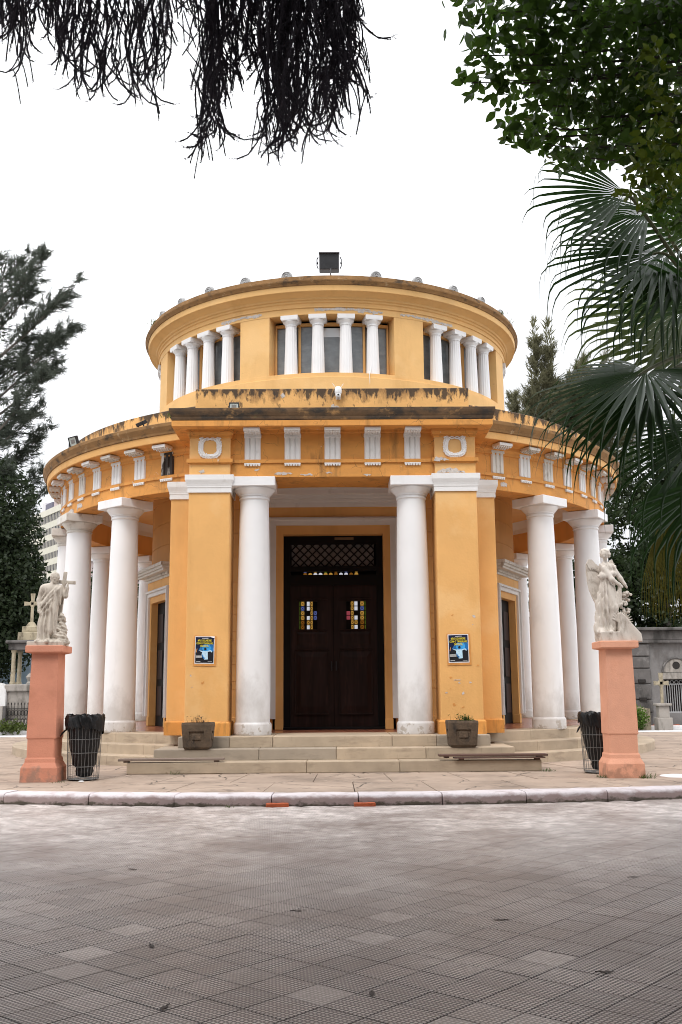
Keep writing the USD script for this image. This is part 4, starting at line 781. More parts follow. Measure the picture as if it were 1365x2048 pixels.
for x0, x1, lab in ((-.805, -.54, 'red brick lying at the kerb, left of the middle'), (.225, .475, 'worn red brick lying at the kerb, right of the middle')):
    xm = (x0 + x1) / 2; y = KC[1] - math.sqrt(KR ** 2 - (xm - KC[0]) ** 2) - .055
    v, f = box(-(x1 - x0) / 2, (x1 - x0) / 2, -.045, .045, 0, .052, .006); m = trimesh.Trimesh(v, f).subdivide().subdivide(); v = np.array(m.vertices)
    v += (np.stack([meshkit.noise(v * 22 + q * 5, q) for q in range(3)], -1) - .5) * .008
    b = thing('brick', lab, 'brick', (xm, y, -.012), 1.5); part(b, 'block', (v, np.array(m.faces)), 'brick_red')
for i, (x, y, z, n, L, lab) in enumerate(((4.28, 14.02, .12, 46, .10, 'low green weed on the pavement right of the right pedestal'), (3.72, 14.2, .12, 30, .09, 'green weed between the right pedestal and the wire bin'), (3.2, 15.35, .12, 24, .08, 'small weed at the right end of the lowest step'), (-2.4, 15.37, .12, 20, .09, 'small weed growing at the foot of the lowest step on the left'), (-1.25, 12.05, 0, 14, .05, 'tiny grass tuft in the joint below the kerb'), (-3.8, 14.1, .12, 18, .05, 'tiny weed at the foot of the left pedestal'))):
    solo('weed', move(tuft(rg, n, L, .014, 1.6, .05), (x, y, z)), 'weed_leaf', lab, 'weed')
solo('weed', move(tuft(rg, 40, .16, .02, 1.2, .05), (-2.74, 16.75, 6.02)), 'weed_leaf', 'weed rooted at the left corner of the porch cornice', 'weed')
for th in (-66, -64, 66, 58): 
    p = at_ring(th, RU + .3, 9.55); solo('weed', move(tuft(rg, 22, .12, .016, 1.0, .05), p), 'weed_leaf', {-66: 'weed tuft at the far left of the upper cornice', -64: 'darker weed tuft beside the leftmost one on the upper cornice', 66: 'weed tuft at the far right of the upper cornice', 58: 'weed tuft beside the right-hand rosettes'}[th], 'weed')
rl = np.random.default_rng(61)
for x, y, lab in ((-1.52, 7.9, 'dark curled leaf on the paving at the left, farther off'), (-.98, 5.6, 'dark leaf lying on the paving in the left foreground'), (-.72, 4.55, 'long dark leaf scrap on the paving at the lower left'), (.16, 4.72, 'small brown leaf in the middle foreground'), (.98, 6.1, 'dried leaf on the paving right of the middle'), (2.1, 7.4, 'small leaf lying on the paving at the right'), (-.25, 6.4, 'brown leaf fragment near the middle of the paving'), (1.25, 5.0, 'dark leaf on the paving at the lower right')):
    v, f = blade((0, 0, 0), (1, .2, .12), .075, .036, .25, 6); t = thing('fallen_leaf', lab, 'leaf', (x, y, .004), rl.uniform(0, 360)); part(t, 'blade', (v, f), 'fallen_leaf_brown'); part(t, 'stalk', tube([(-.025, -.006, 0), (0.004, 0, .002)], .0022, 5), 'fallen_leaf_brown')
solo('manhole_cover', lathe([(0.001, .127), (.28, .127), (.29, .118)], 40, (4.86, 14.35)), 'rim_white_road', 'white round cover in the pavement at the right edge', 'cover')

# ------------------------------------------------------------------ pedestals and statues
def pedestal(x, y, mname, label, seed):
    t = thing('pedestal', label, 'pedestal', (x, y, .119))
    fr = lambda q, z: [(sx * q, sy * q, z) for sx in (-1, 1) for sy in (-1, 1)]
    part(t, 'plinth', hull(fr(.256, 0) + fr(.252, .19) + fr(.245, .205) + fr(.215, .262)), mname)
    lo = cat(hull(fr(.213, .255) + fr(.208, .31) + fr(.198, .33)), hull([(sx * a, sy * b, z) for sx in (-1, 1) for sy in (-1, 1) for a, b, z in ((.195, .18, .32), (.18, .195, .32), (.195, .18, .60), (.18, .195, .60))]))
    part(t, 'foot', lo, mname)
    v, f = cat(hull(fr(.198, .585) + fr(.204, .60) + fr(.186, 1.775))); part(t, 'shaft', (v, f), mname)
    part(t, 'cap', hull(fr(.188, 1.765) + fr(.254, 1.78) + fr(.262, 1.79) + fr(.262, 1.868) + fr(.254, 1.878)), mname)
    return t
pedestal(-4.095, 14.45, 'salmon_left', 'salmon pedestal carrying the statue with a cross', 1)
pedestal(4.025, 14.33, 'salmon_right', 'salmon pedestal carrying the winged statue', 2)

def smin(a, b, k): h = np.clip(.5 + .5 * (b - a) / k, 0, 1); return b * (1 - h) + a * h - k * h * (1 - h)
def cap_(P, a, b, ra, rb, flat=1.0):
    a, b = np.asarray(a, float), np.asarray(b, float); ba = b - a; pa = P - a
    h = np.clip((pa @ ba) / max(ba @ ba, 1e-9), 0, 1); q = pa - h[..., None] * ba
    if flat != 1: q = q * np.array([1, flat, 1])
    return np.linalg.norm(q, axis=-1) - (ra + (rb - ra) * h)
def ell(P, c, r):
    q = (P - np.asarray(c)) / np.asarray(r); n = np.linalg.norm(q, axis=-1); return (n - 1) * min(r)
def sdf_mesh(fn, lo, hi, res):
    lo, hi = np.asarray(lo, float), np.asarray(hi, float); n = np.ceil((hi - lo) / res).astype(int) + 1
    ax = [lo[i] + np.arange(n[i]) * res for i in range(3)]
    G = np.stack(np.meshgrid(*ax, indexing='ij'), -1); D = fn(G.reshape(-1, 3)).reshape(n)
    Dl = D.tolist(); nx, ny, nz = (int(q) for q in n); lx, ly, lz = lo.tolist()
    def look(x, y, z):
        u, v, w = (x - lx) / res, (y - ly) / res, (z - lz) / res
        i = min(max(int(u), 0), nx - 2); j = min(max(int(v), 0), ny - 2); k = min(max(int(w), 0), nz - 2); u -= i; v -= j; w -= k
        A, B = Dl[i], Dl[i + 1]; a0, a1, b0, b1 = A[j], A[j + 1], B[j], B[j + 1]
        c00 = a0[k] * (1 - u) + b0[k] * u; c01 = a0[k + 1] * (1 - u) + b0[k + 1] * u; c10 = a1[k] * (1 - u) + b1[k] * u; c11 = a1[k + 1] * (1 - u) + b1[k + 1] * u
        return -((c00 * (1 - v) + c10 * v) * (1 - w) + (c01 * (1 - v) + c11 * v) * w)
    return cat(m3.Manifold.level_set(look, [*lo, *hi], res))
def turn(P, c, deg):
    q = P - np.asarray(c); t = math.radians(deg); x = q[:, 0] * math.cos(t) + q[:, 1] * math.sin(t); y = -q[:, 0] * math.sin(t) + q[:, 1] * math.cos(t); return np.stack([x, y, q[:, 2]], -1)
def head(P, c, r, yaw, beard, pit=0):
    q = turn(P, c, yaw)
    if pit:
        t = math.radians(pit); q = np.stack([q[:, 0], q[:, 1] * math.cos(t) + q[:, 2] * math.sin(t), -q[:, 1] * math.sin(t) + q[:, 2] * math.cos(t)], -1)
    q = q / r                                                   # faces -y
    d = ell(q, (0, 0, .05), (.78, .92, 1.0)); d = smin(d, ell(q, (0, -.28, -.45), (.52, .55, .55)), .25)
    d = smin(d, cap_(q, (0, -.86, .10), (0, -1.02, -.22), .09, .15), .10)                    # nose
    d = smin(d, cap_(q, (-.34, -.78, .22), (.34, -.78, .22), .08, .08), .10)                # brow
    d = np.maximum(d, -np.minimum(ell(q, (-.30, -.92, .05), (.17, .17, .11)), ell(q, (.30, -.92, .05), (.17, .17, .11))))
    d = np.maximum(d, -ell(q, (0, -.93, -.47), (.22, .12, .05)))
    d = smin(d, cap_(q, (-.16, -.84, -.56), (.16, -.84, -.56), .06, .06), .05)
    w = np.sin(q[:, 2] * 9 + q[:, 0] * 5) * .05
    hair = ell(q, (0, .16, .24), (.98, 1.0, .98)) + w; hair = np.maximum(hair, -(q[:, 1] + .45 + .25 * np.maximum(0, -q[:, 2])))
    if beard:
        hair = smin(hair, np.minimum(cap_(q, (-.72, .1, .1), (-.62, .05, -1.05), .36, .22), cap_(q, (.72, .1, .1), (.62, .05, -1.05), .36, .22)) + w, .2)
        hair = np.minimum(hair, smin(ell(q, (0, -.56, -.85), (.40, .36, .45)), ell(q, (0, -.62, -.62), (.45, .3, .25)), .1) + w * .8)
    else:
        hair = smin(hair, ell(q, (0, .75, -.1), (.55, .5, .5)) + w, .25); hair = smin(hair, np.minimum(ell(q, (-.78, .1, -.1), (.3, .5, .6)), ell(q, (.78, .1, -.1), (.3, .5, .6))) + w, .2)
    return np.minimum(d, hair) * r
def hand(P, wrist, dirv, r, palm):
    """A small hand: palm, four curled fingers and a thumb."""
    d = np.asarray(dirv, float); d /= np.linalg.norm(d); s = np.cross(d, palm); s /= np.linalg.norm(s); n = np.cross(s, d); w = np.asarray(wrist, float)
    o = cap_(P, w, w + d * r * 2.2, r * .8, r * .95)
    for k in range(4):
        b = w + d * r * 2.4 + s * r * (k - 1.5) * .62; L = r * [1.5, 1.8, 1.7, 1.3][k]; m = b + d * L * .6 + n * r * .25; o = np.minimum(o, np.minimum(cap_(P, b, m, r * .33, r * .30), cap_(P, m, m + d * L * .35 + n * r * .75, r * .30, r * .24)))
    tb = w + d * r * .8 + s * r * .9; o = smin(o, cap_(P, tb, tb + d * r * 1.2 + s * r * .6 + n * r * .5, r * .36, r * .28), r * .2)
    return o
# bearded robed figure leaning on a cross
def left_fig(P):
    x, y, z = P.T
    body = cap_(P, (.0, 0, .80), (-.01, 0, .66), .105, .10, 1.25); body = smin(body, cap_(P, (-.105, 0, .845), (.115, 0, .835), .052, .052), .06)
    body = smin(body, cap_(P, (-.012, 0, .64), (-.03, -.01, .30), .108, .118, 1.15), .06); body = smin(body, cap_(P, (-.03, -.01, .32), (-.03, 0, .075), .115, .145, 1.1), .06)
    ang = np.arctan2(y, x + .02)
    folds = .019 * np.sin(ang * 13 + z * 6 + 1.2 * np.sin(z * 9)) * np.clip((.74 - z) / .2, 0, 1)
    diag = .016 * np.sin((z - x * 1.25) * 58) * np.clip((z - .42) / .15, 0, 1) * np.clip((.80 - z) / .08, 0, 1) * (y < .02)
    body = body + folds + diag
    mantle = cap_(P, (.105, -.055, .80), (.045, -.085, .23), .055, .066, .9) + .014 * np.sin(x * 95 + z * 4)      # hanging mantle
    body = smin(body, mantle, .025); sling = cap_(P, (-.10, -.06, .60), (.10, -.07, .80), .030, .045) + .006 * np.sin((z - x) * 90)
    body = smin(body, sling, .03)
    body = smin(body, cap_(P, (.02, -.01, .84), (.035, -.015, .93), .042, .036), .03)
    arm = smin(cap_(P, (-.125, -.01, .83), (-.165, -.02, .66), .046, .040), cap_(P, (-.165, -.02, .66), (-.145, -.06, .535), .040, .028), .02)
    d = smin(body, arm, .02); d = np.minimum(d, hand(P, (-.145, -.062, .535), (.15, -.2, -1), .019, (1, 0, 0)))
    cloth = cap_(P, (-.15, -.05, .50), (-.09, -.07, .46), .026, .03) + .006 * np.sin(x * 120); d = smin(d, cloth, .03)
    arm2 = smin(cap_(P, (.125, .0, .825), (.205, -.02, .72), .046, .038), cap_(P, (.205, -.02, .72), (.235, -.035, .835), .036, .026), .02)
    d = smin(d, arm2, .02); d = np.minimum(d, hand(P, (.235, -.035, .835), (.02, .0, 1), .019, (-1, -.4, 0)))
    d = np.minimum(d, head(P, (.045, -.025, .985), .066, 12, True, 12))
    q = np.abs(turn(P, (.145, .03, 0), 0)); 
    lean = x - (.128 + (z - .45) * .085); cr = np.maximum(np.maximum(np.abs(lean) - .025, np.abs(y - .03) - .02), np.maximum(z - 1.075, .06 - z))
    bar = np.maximum(np.maximum(np.abs(x - .19) - .145, np.abs(y - .03) - .02), np.abs(z - .925 + (x - .17) * .06) - .026); d = np.minimum(d, np.minimum(cr, bar))
    for fx, fy, ax in ((-.10, -.09, -.05), (.0, -.12, .01)): d = smin(d, cap_(P, (fx, fy + .06, .075), (fx + ax, fy - .07, .062), .034, .026), .015)
    # kneeling small figure and drapery at the foot of the cross
    k = ell(P, (.165, -.02, .42), (.045, .045, .052)); k = smin(k, cap_(P, (.165, -.0, .37), (.16, .01, .20), .05, .085), .04); k = smin(k, cap_(P, (.14, -.07, .14), (.21, -.04, .10), .06, .06), .04)
    k = smin(k, cap_(P, (.13, -.05, .30), (.09, -.10, .17), .03, .034), .02) + .008 * np.sin(x * 70 + z * 55) + .006 * np.sin(z * 120 + y * 50); d = np.minimum(d, k)
    base = np.maximum(np.maximum(np.abs(x + .02) - .245, np.abs(y) - .17), np.abs(z - .025) - .030) - .008
    rock = ell(P, (.05, -.02, .05), (.24, .15, .055)) + .006 * np.sin(x * 50) * np.sin(y * 60)
    return np.minimum(smin(d, rock, .02), base)
t = thing('statue', 'white stone statue of a bearded robed man holding a cross', 'statue', (-4.085, 14.42, 1.995))
part(t, 'figure', sdf_mesh(left_fig, (-.29, -.22, -.012), (.36, .22, 1.10), .0095), 'marble', smooth=True)
# winged figure on a rock
def right_fig(P):
    x, y, z = P.T
    body = cap_(P, (-.03, 0, 1.045), (-.055, 0, .93), .085, .080, 1.15); body = smin(body, cap_(P, (-.105, -.01, 1.085), (.06, .0, 1.07), .045, .048), .05)
    bl = .008 * np.sin((x * 1.4 + z * .6) * 75) ; body = body + bl * np.clip((z - .88) / .05, 0, 1)
    body = smin(body, ell(P, (-.09, -.03, .935), (.085, .075, .06)) + .006 * np.sin(x * 110), .03); body = smin(body, ell(P, (.02, -.04, .965), (.07, .07, .05)), .03)
    sk = cap_(P, (-.055, 0, .86), (-.075, .01, .50), .082, .118, 1.0); sk = smin(sk, cap_(P, (-.07, .01, .55), (-.12, .02, .16), .115, .125), .06)
    leg = smin(cap_(P, (.0, -.03, .74), (.015, -.085, .47), .075, .066), cap_(P, (.015, -.085, .47), (-.02, -.06, .14), .062, .05), .03)
    ang = np.arctan2(y + .02, x + .08)
    sk = sk + (.019 * np.sin(ang * 11 + z * 3.5 + 1.5 * np.sin(z * 4)) + .010 * np.sin((x + z * .35) * 85)) * np.clip((.86 - z) / .15, 0, 1)
    sk = smin(sk, leg, .035); tr = cap_(P, (-.19, -.05, .14), (-.02, -.07, .17), .04, .05) + .008 * np.sin(x * 80 + z * 40); sk = smin(sk, tr, .03)
    d = smin(body, sk, .025)
    d = smin(d, cap_(P, (-.045, -.005, 1.09), (-.055, -.02, 1.175), .034, .030), .03)
    arm = smin(cap_(P, (-.085, -.05, 1.05), (.0, -.12, .88), .040, .036), cap_(P, (.0, -.12, .88), (.105, -.12, .80), .034, .024), .02); d = smin(d, arm, .015)
    d = np.minimum(d, hand(P, (.105, -.12, .80), (.8, -.1, -.6), .018, (0, -1, .2)))
    arm2 = smin(cap_(P, (.075, .0, 1.03), (.15, -.03, .90), .040, .034), cap_(P, (.15, -.03, .90), (.205, -.05, .81), .032, .024), .02); d = smin(d, arm2, .015)
    d = np.minimum(d, hand(P, (.205, -.05, .81), (.5, -.1, -.8), .018, (-1, -.3, 0)))
    d = np.minimum(d, cap_(P, (.12, -.09, .80), (.09, -.08, .52), .032, .045) + .008 * np.sin(x * 110 + z * 6))        # cloth held in the hands
    d = np.minimum(d, head(P, (-.055, -.035, 1.255), .072, -28, False, 22))
    for fx, fy, gx, gy in ((-.17, -.10, -.20, -.15), (-.03, -.12, -.08, -.19)): d = smin(d, cap_(P, (fx, fy, .15), (gx, gy, .115), .034, .026), .02)
    # rock
    nz = .014 * (np.sin(x * 31 + z * 17) + np.sin(y * 37 + x * 11)) * .6
    rk = np.maximum(np.maximum(np.abs(x - .075) - .285, np.abs(y) - .195), np.maximum(z - np.where(x > .06, np.clip(.42 - (x - .08) * 1.15, .1, .40), .13), -z - .01)) + nz * .7
    rk = np.maximum(rk, -(x + .20 + (z) * .2)); d = smin(d, rk, .015)
    # flowers and leaves
    fl = np.full(len(x), 9.0); r = np.random.default_rng(6)
    for cx, cz, R, n in ((.215, .64, .062, 16), (.15, .53, .055, 14), (.20, .44, .04, 9)):
        for _ in range(n):
            o = r.normal(0, 1, 3); o /= np.linalg.norm(o); c = np.array([cx, -.07, cz]) + o * R * np.array([1, .8, 1]); fl = np.minimum(fl, np.linalg.norm(P - c, axis=1) - .022)
    for k in range(13):
        a = math.radians(-70 + k * 13); b0 = np.array([.11, -.11, .26]); e = b0 + np.array([math.sin(a) * .15, -.03, math.cos(a) * .17]); fl = np.minimum(fl, cap_(P, b0, e, .022, .009, 1.5))
    return np.minimum(d, fl)
t = thing('statue', 'white stone statue of a winged woman standing on a rock with flowers', 'statue', (4.0, 14.32, 1.998))
part(t, 'figure', sdf_mesh(right_fig, (-.30, -.24, -.012), (.40, .24, 1.36), .0098), 'marble_white', smooth=True)
def wing(s):
    """A folded wing of overlapping feathers; its tip hangs down."""
    ms = []
    outline = [(-.12, 1.00), (-.17, 1.13), (-.22, 1.19), (-.265, 1.195), (-.30, 1.13), (-.305, 1.0), (-.29, .84), (-.25, .68), (-.19, .54), (-.15, .62), (-.12, .80)]
    P = Polygon(outline).buffer(.004); v, f = prism(P, -.018, .018); ms.append((np.stack([v[:, 0], v[:, 2] + .10, v[:, 1]], -1), f))
    for row, (n, z0, L, w) in enumerate(((7, .80, .30, .044), (7, .93, .22, .04), (6, 1.06, .14, .038))):
        for k in range(n):
            u = k / (n - 1); bx = -.135 - .155 * u; bz = z0 + .05 * math.sin(u * 2.2) + .04; ex = bx + .05 - .0 * u; ez = bz - L * (1.05 - .25 * u)
            q = hull([(bx + dx, yy + .10 - .006 * row, bz) for dx in (-w * .4, w * .4) for yy in (-.026, -.006)] + [((bx * .4 + ex * .6) + dx, yy + .10 - .006 * row, bz * .4 + ez * .6) for dx in (-w * .5, w * .5) for yy in (-.030, -.006)] + [(ex, .10 - .022 - .006 * row, ez), (ex, .10 - .006, ez)])
            ms.append(q)
    v, f = cat(*ms)
    if s > 0: v = v * np.array([-1, 1, 1]) + np.array([-.085, 0, .0]); f = f[:, ::-1]; v[:, 0] = -.05 + (v[:, 0] + .05) * .62; v[:, 1] += .05
    return v, f
part(t, 'wing', wing(-1), 'marble_white'); part(t, 'wing', wing(1), 'marble_white')

# ------------------------------------------------------------------ wire litter bins with black bags
def litter_bin(x, y, z, label, r, h, rim, seed):
    t = thing('litter_bin', label, 'litter bin', (x, y, z)); rr = np.random.default_rng(seed)
    a = np.linspace(0, 2 * np.pi, 33)
    rad = lambda u: r * (.88 + .12 * u)
    for k in range(30):
        q = k / 30 * 2 * np.pi; part(t, 'wire', tube([(math.cos(q) * rad(u), math.sin(q) * rad(u), .02 + u * h) for u in (0, 1)], .0026, 5), 'wire')
    for u in (0, .03, .2, .42, .64, .86, 1):
        part(t, 'hoop', tube(np.stack([np.cos(a) * rad(u), np.sin(a) * rad(u), np.full(33, .02 + u * h)], -1), .0034, 5, False), 'wire')
    part(t, 'bottom_ring', lathe([(.05, .02), (rad(0), .02)], 24), 'wire')
    # bag: narrow inside, folded out over the rim
    n, prof = 72, [(.30, .03), (.42, .05), (.50, .12), (.46, .17), (.62, .22), (.80, .5), (.92, .78), (.97, .97), (1.0, 1.02), (1.03, 1.03), (1.08, 1.015), (1.11, .97), (1.10, .88), (1.07, .80 - rim)]
    th = np.linspace(0, 2 * np.pi, n, endpoint=False); vs = []
    for i, (q, u) in enumerate(prof):
        sh = np.array([.03, 0]) * (1 - u) * r * (2.2 if u < .6 else 0)
        wob = 1 + .05 * np.sin(th * 9 + i * 1.7 + seed) * (1 if i < 9 else .35) + .03 * np.sin(th * 23 + i * 2.9) + rr.normal(0, .012, n)
        zz = .02 + u * h + (.012 * np.sin(th * 7 + seed) + .05 * np.sin(th + 2.4 + seed) * (i == len(prof) - 1) + rr.normal(0, .004, n)) * (i > 6)
        R = r * q * wob; vs.append(np.stack([np.cos(th) * R + sh[0], np.sin(th) * R, zz], -1))
    v = np.vstack(vs); f = np.array([[i * n + k, i * n + (k + 1) % n, (i + 1) * n + (k + 1) % n, (i + 1) * n + k] for i in range(len(prof) - 1) for k in range(n)])
    b = part(t, 'bag', cat((v, f)), 'bag_plastic', smooth=45)
    part(b, 'knot', tube([(-r * 1.08, -.05, .8 * h), (-r * 1.2, -.08, .76 * h), (-r * 1.32, -.09, .70 * h)], [.012, .016, .006], 6), 'bag_plastic')
litter_bin(-3.555, 14.52, .121, 'wire litter bin with a black bag beside the left pedestal', .245, .86, .04, 1)
litter_bin(3.885, 15.02, .121, 'wire litter bin with a black bag half hidden by the right pedestal', .245, .83, .0, 3)
solo('paper_scrap', move(ball((0, 0, 0), (.04, .025, .012), 1), (-3.49, 14.16, .131)), 'white_plastic', 'scrap of white paper under the left wire bin', 'litter')
# black chair seen behind the left column of the ring
t = thing('chair', 'black metal chair leaning beside the left side door', 'chair', (-4.42, 20.7, .625), 35)
part(t, 'back_frame', tube(spline([(-.2, .0, 0), (-.2, -.02, .45), (-.2, .06, .72), (-.17, .14, .92), (0, .15, .95), (.17, .14, .92), (.2, .06, .72), (.2, -.02, .45), (.2, 0, 0)], 40), .028, 8), 'chair_black', smooth=40)
part(t, 'seat', box(-.2, .2, -.42, .0, .43, .46, .01), 'chair_black')
part(t, 'backrest', box(-.17, .17, .09, .11, .62, .88, .008), 'chair_black')
for s in (-1, 1): part(t, 'leg', tube([(s * .19, -.40, .45), (s * .2, -.42, 0)], .014, 6), 'chair_black')

# ------------------------------------------------------------------ far things: buildings, tombs, fence
def frame_at(o, dirv):                      # x along the facade, y into it, z up
    d = np.array([dirv[0], dirv[1], 0.0]); d /= np.linalg.norm(d); n = np.array([-d[1], d[0], 0.0])
    return lambda m: (lambda q: (np.asarray(o) + q[0][:, :1] * d + q[0][:, 1:2] * n + q[0][:, 2:3] * np.array([0, 0, 1.0]), q[1]))(cat(m))
t = thing('apartment_building', 'tall cream building with rows of narrow windows far behind the left trees', 'building')
F = frame_at((-78.0, 248.6, 0), (17.6, -25.2)); Wd = 44.0
part(t, 'wall', F(box(0, Wd, .3, 14, 0, 44.6)), 'facade_cream')
for fl in range(8):
    z = 42.6 - fl * 3.0
    part(t, 'spandrel', F(box(-.05, Wd, .0, .35, z - 2.45, z - .95)), 'facade_cream')
    for k in range(28):
        x = 1.0 + k * 1.02
        w = part(t, 'window', F(box(x, x + .80, .05, .32, z - .92, z + .72)), 'window_dark')
        if k % 2 == 0: part(w, 'frame', F(box(x + .36, x + .42, .035, .055, z - .92, z + .72)), 'window_frame')
for k in range(29): part(t, 'fin', F(box(.84 + k * 1.02, .96 + k * 1.02, -.03, .3, 18.0, 43.4)), 'facade_cream')
part(t, 'parapet', F(box(-.2, Wd, -.1, .5, 43.4, 44.9)), 'facade_cream')
part(t, 'roof_block', F(box(3.5, 8.5, 4, 9, 44.6, 48.6)), 'roof_block'); part(t, 'roof_block', F(box(1.0, 3.4, 4, 9, 44.6, 49.2)), 'facade_grey'); part(t, 'stair_tower', F(box(12.5, 19.0, 3, 9, 44.6, 52.5)), 'facade_pink')
part(t, 'air_conditioner', F(box(12.3, 13.4, -.6, .1, 33.0, 33.9)), 'facade_grey')
t = thing('apartment_building', 'pinkish building with louvred windows glimpsed between the left columns', 'building')
F = frame_at((-33.0, 128, 0), (1, .12))
part(t, 'wall', F(box(0, 9.5, .2, 9, 0, 20.6)), 'facade_pink'); part(t, 'white_band', F(box(-.1, 9.6, .0, .3, 18.3, 20.9)), 'facade_grey')
for fl in range(6):
    for k in range(6):
        x, z = .8 + k * 1.45, 15.6 - fl * 2.6; w = part(t, 'window', F(box(x, x + 1.0, .1, .22, z, z + .85)), 'window_dark')
        for q in range(4): part(w, 'louvre', F(box(x, x + 1.0, .04, .11, z + .1 + q * .2, z + .17 + q * .2)), 'facade_grey')

def cross(F, t, h, arm, w, mname, z0, flare=.35):
    def bar(p, q):
        p, q = np.array(p, float), np.array(q, float); d = (q - p) / np.linalg.norm(q - p); n = np.array([-d[1], d[0]])
        pts = [p - n * w / 2, p + n * w / 2, q + n * w * (.5 + flare), q - n * w * (.5 + flare)]; return hull([(a[0], yy, a[1]) for a in pts for yy in (-w * .4, w * .4)])
    c = z0 + h * .66
    part(t, 'cross', F(cat(hull([(x, y, z) for x in (-w / 2, w / 2) for y in (-w * .4, w * .4) for z in (z0, c)]), bar((0, c), (0, z0 + h)), bar((0, c), (-arm, c)), bar((0, c), (arm, c)), move(lathe([(w * 1.3, -w * .3), (w * 1.3, w * .3), (.001, w * .3)], 16), (0, 0, c), rx=90))), mname)
t = thing('tomb', 'tall canopied stone tomb topped by a cross, behind the left pedestal', 'tomb', (-10.40, 34.3, .0))
I = lambda m: cat(m)
part(t, 'base', cat(box(-.62, .62, -.55, .55, -.05, .5, .02), box(-.52, .52, -.46, .46, .5, 1.42, .02), box(-.60, .60, -.54, .54, 1.42, 1.66, .03)), 'tomb_stone')
for sx in (-1, 1):
    for sy in (-1, 1): part(t, 'column', lathe([(.10, 1.66), (.10, 1.72), (.075, 1.76), (.065, 2.70), (.09, 2.74), (.10, 2.80)], 14, (sx * .40, sy * .34)), 'lichen_stone', smooth=40)
part(t, 'canopy', cat(box(-.55, .55, -.48, .48, 2.80, 3.02, .02), box(-.64, .64, -.57, .57, 3.02, 3.12, .03)), 'tomb_dark')
part(t, 'stepped_roof', cat(box(-.30, .42, -.36, .36, 3.12, 3.40, .02), box(-.20, .30, -.26, .26, 3.40, 3.60, .02), hull([(.05 + sx * a, sy * a, z) for sx in (-1, 1) for sy in (-1, 1) for a, z in ((.16, 3.6), (.07, 3.76))])), 'lichen_stone')
cross(lambda m: move(m, (.05, 0, 0)), t, 1.02, .28, .085, 'lichen_stone', 3.72)
part(t, 'urn', lathe([(.0, 1.67), (.12, 1.68), (.06, 1.76), (.13, 1.9), (.07, 1.98), (.0, 2.05)], 14, (.1, -.1)), 'tomb_stone', smooth=40)
t = thing('tomb', 'low arched white tomb at the left edge beside the canopied tomb', 'tomb', (-11.35, 34.0, 0))
part(t, 'body', cat(box(-.45, .45, -.4, .4, -.05, .95, .02)), 'tomb_dark')
v, f = prism(Polygon([(-.42, 0), (.42, 0), (.42, .45)] + [(.42 * math.cos(a), .45 + .32 * math.sin(a)) for a in np.linspace(0, math.pi, 12)]), -.3, .3); part(t, 'arched_slab', (np.stack([v[:, 0], v[:, 2], v[:, 1] + .95], -1), f), 'tomb_white')
for q in (-.32, .32): part(t, 'pilaster', box(q - .07, q + .07, -.45, -.38, .1, .95, .01), 'tomb_stone')
t = thing('wall', 'pale blue painted wall behind the tombs on the left', 'wall', (0, 0, 0)); part(t, 'panel', box(-20, -10.75, 37.6, 37.9, -.05, 3.62), 'blue_wall'); part(t, 'coping', box(-20, -10.70, 37.55, 37.95, 3.62, 3.70), 'tomb_stone')
t = thing('fence', 'wrought iron grave fence with curls beside the left pedestal', 'fence', (0, 33.75, 0))
part(t, 'rail', box(-11.0, -9.6, -.015, .015, .30, .33), 'iron'); part(t, 'rail', box(-11.0, -9.6, -.015, .015, .84, .87), 'iron')
for k in range(13):
    x = -10.95 + k * .11; part(t, 'bar', cat(tube([(x, 0, .08), (x, 0, .98)], .011, 5), ball((x, 0, 1.02), (.02, .02, .045), 1)), 'iron')
    a = np.linspace(0, 2 * np.pi, 13); part(t, 'scroll', cat(tube(np.stack([x + .055 + .045 * np.cos(a), 0 * a, .72 + .09 * np.sin(a)], -1), .009, 4, False), tube(np.stack([x + .055 + .03 * np.cos(a), 0 * a, .45 + .1 * np.sin(a)], -1), .009, 4, False)), 'iron')
for x, h, w, m_, lab, y in ((-10.0, 1.75, .5, 'tomb_white', 'small white tomb seen between the columns behind the left bin', 38.5), (-7.35, 2.2, .45, 'tomb_stone', 'stepped grey tomb seen beside the left side door', 38.0), (7.05, 2.3, .42, 'tomb_white', 'white tiered tomb seen beside the right side door', 36.0), (9.75, 1.9, .30, 'lichen_stone', 'narrow grey grave marker seen between the right columns', 37.5)):
    t = thing('tomb', lab, 'tomb', (x, y, -.05)); part(t, 'base', box(-w, w, -.5, .5, 0, h * .35, .02), m_); part(t, 'body', box(-w * .8, w * .8, -.4, .4, h * .35, h * .7, .02), m_); part(t, 'cap', cat(box(-w * .95, w * .95, -.45, .45, h * .7, h * .76, .01), hull([(sx * a, sy * a, z) for sx in (-1, 1) for sy in (-1, 1) for a, z in ((w * .5, h * .76), (w * .25, h))])), m_)
t = thing('mausoleum', 'dark weathered stone mausoleum with a barred door at the right edge', 'mausoleum', (0, 34.0, 0))
part(t, 'wall', cat(box(9.95, 11.16, 0, 3, -.05, 2.88), box(12.0, 14.2, 0, 3, -.05, 2.88), box(11.16, 12.0, 0.02, 3, 1.66, 2.88), box(11.16, 12.0, .02, 3, -.05, .55)), 'tomb_grey')
for k, (z0, z1) in enumerate(((.08, .55), (.57, .98), (1.0, 1.5), (1.52, 2.02), (2.04, 2.42), (2.44, 2.84))): part(t, 'stone', box(10.0 + .02 * (k % 2), 10.68 + .03 * (k % 2), -.07 - .015 * (k % 3), .1, z0, z1, .025), 'tomb_dark')
part(t, 'cornice', cat(box(9.85, 14.3, -.14, 3, 2.88, 2.97, .01), box(9.9, 14.3, -.10, 3, 2.97, 3.30, .02), box(9.80, 14.3, -.22, 3, 3.30, 3.40, .02)), 'tomb_dark')
aa = np.linspace(0, math.pi, 16)
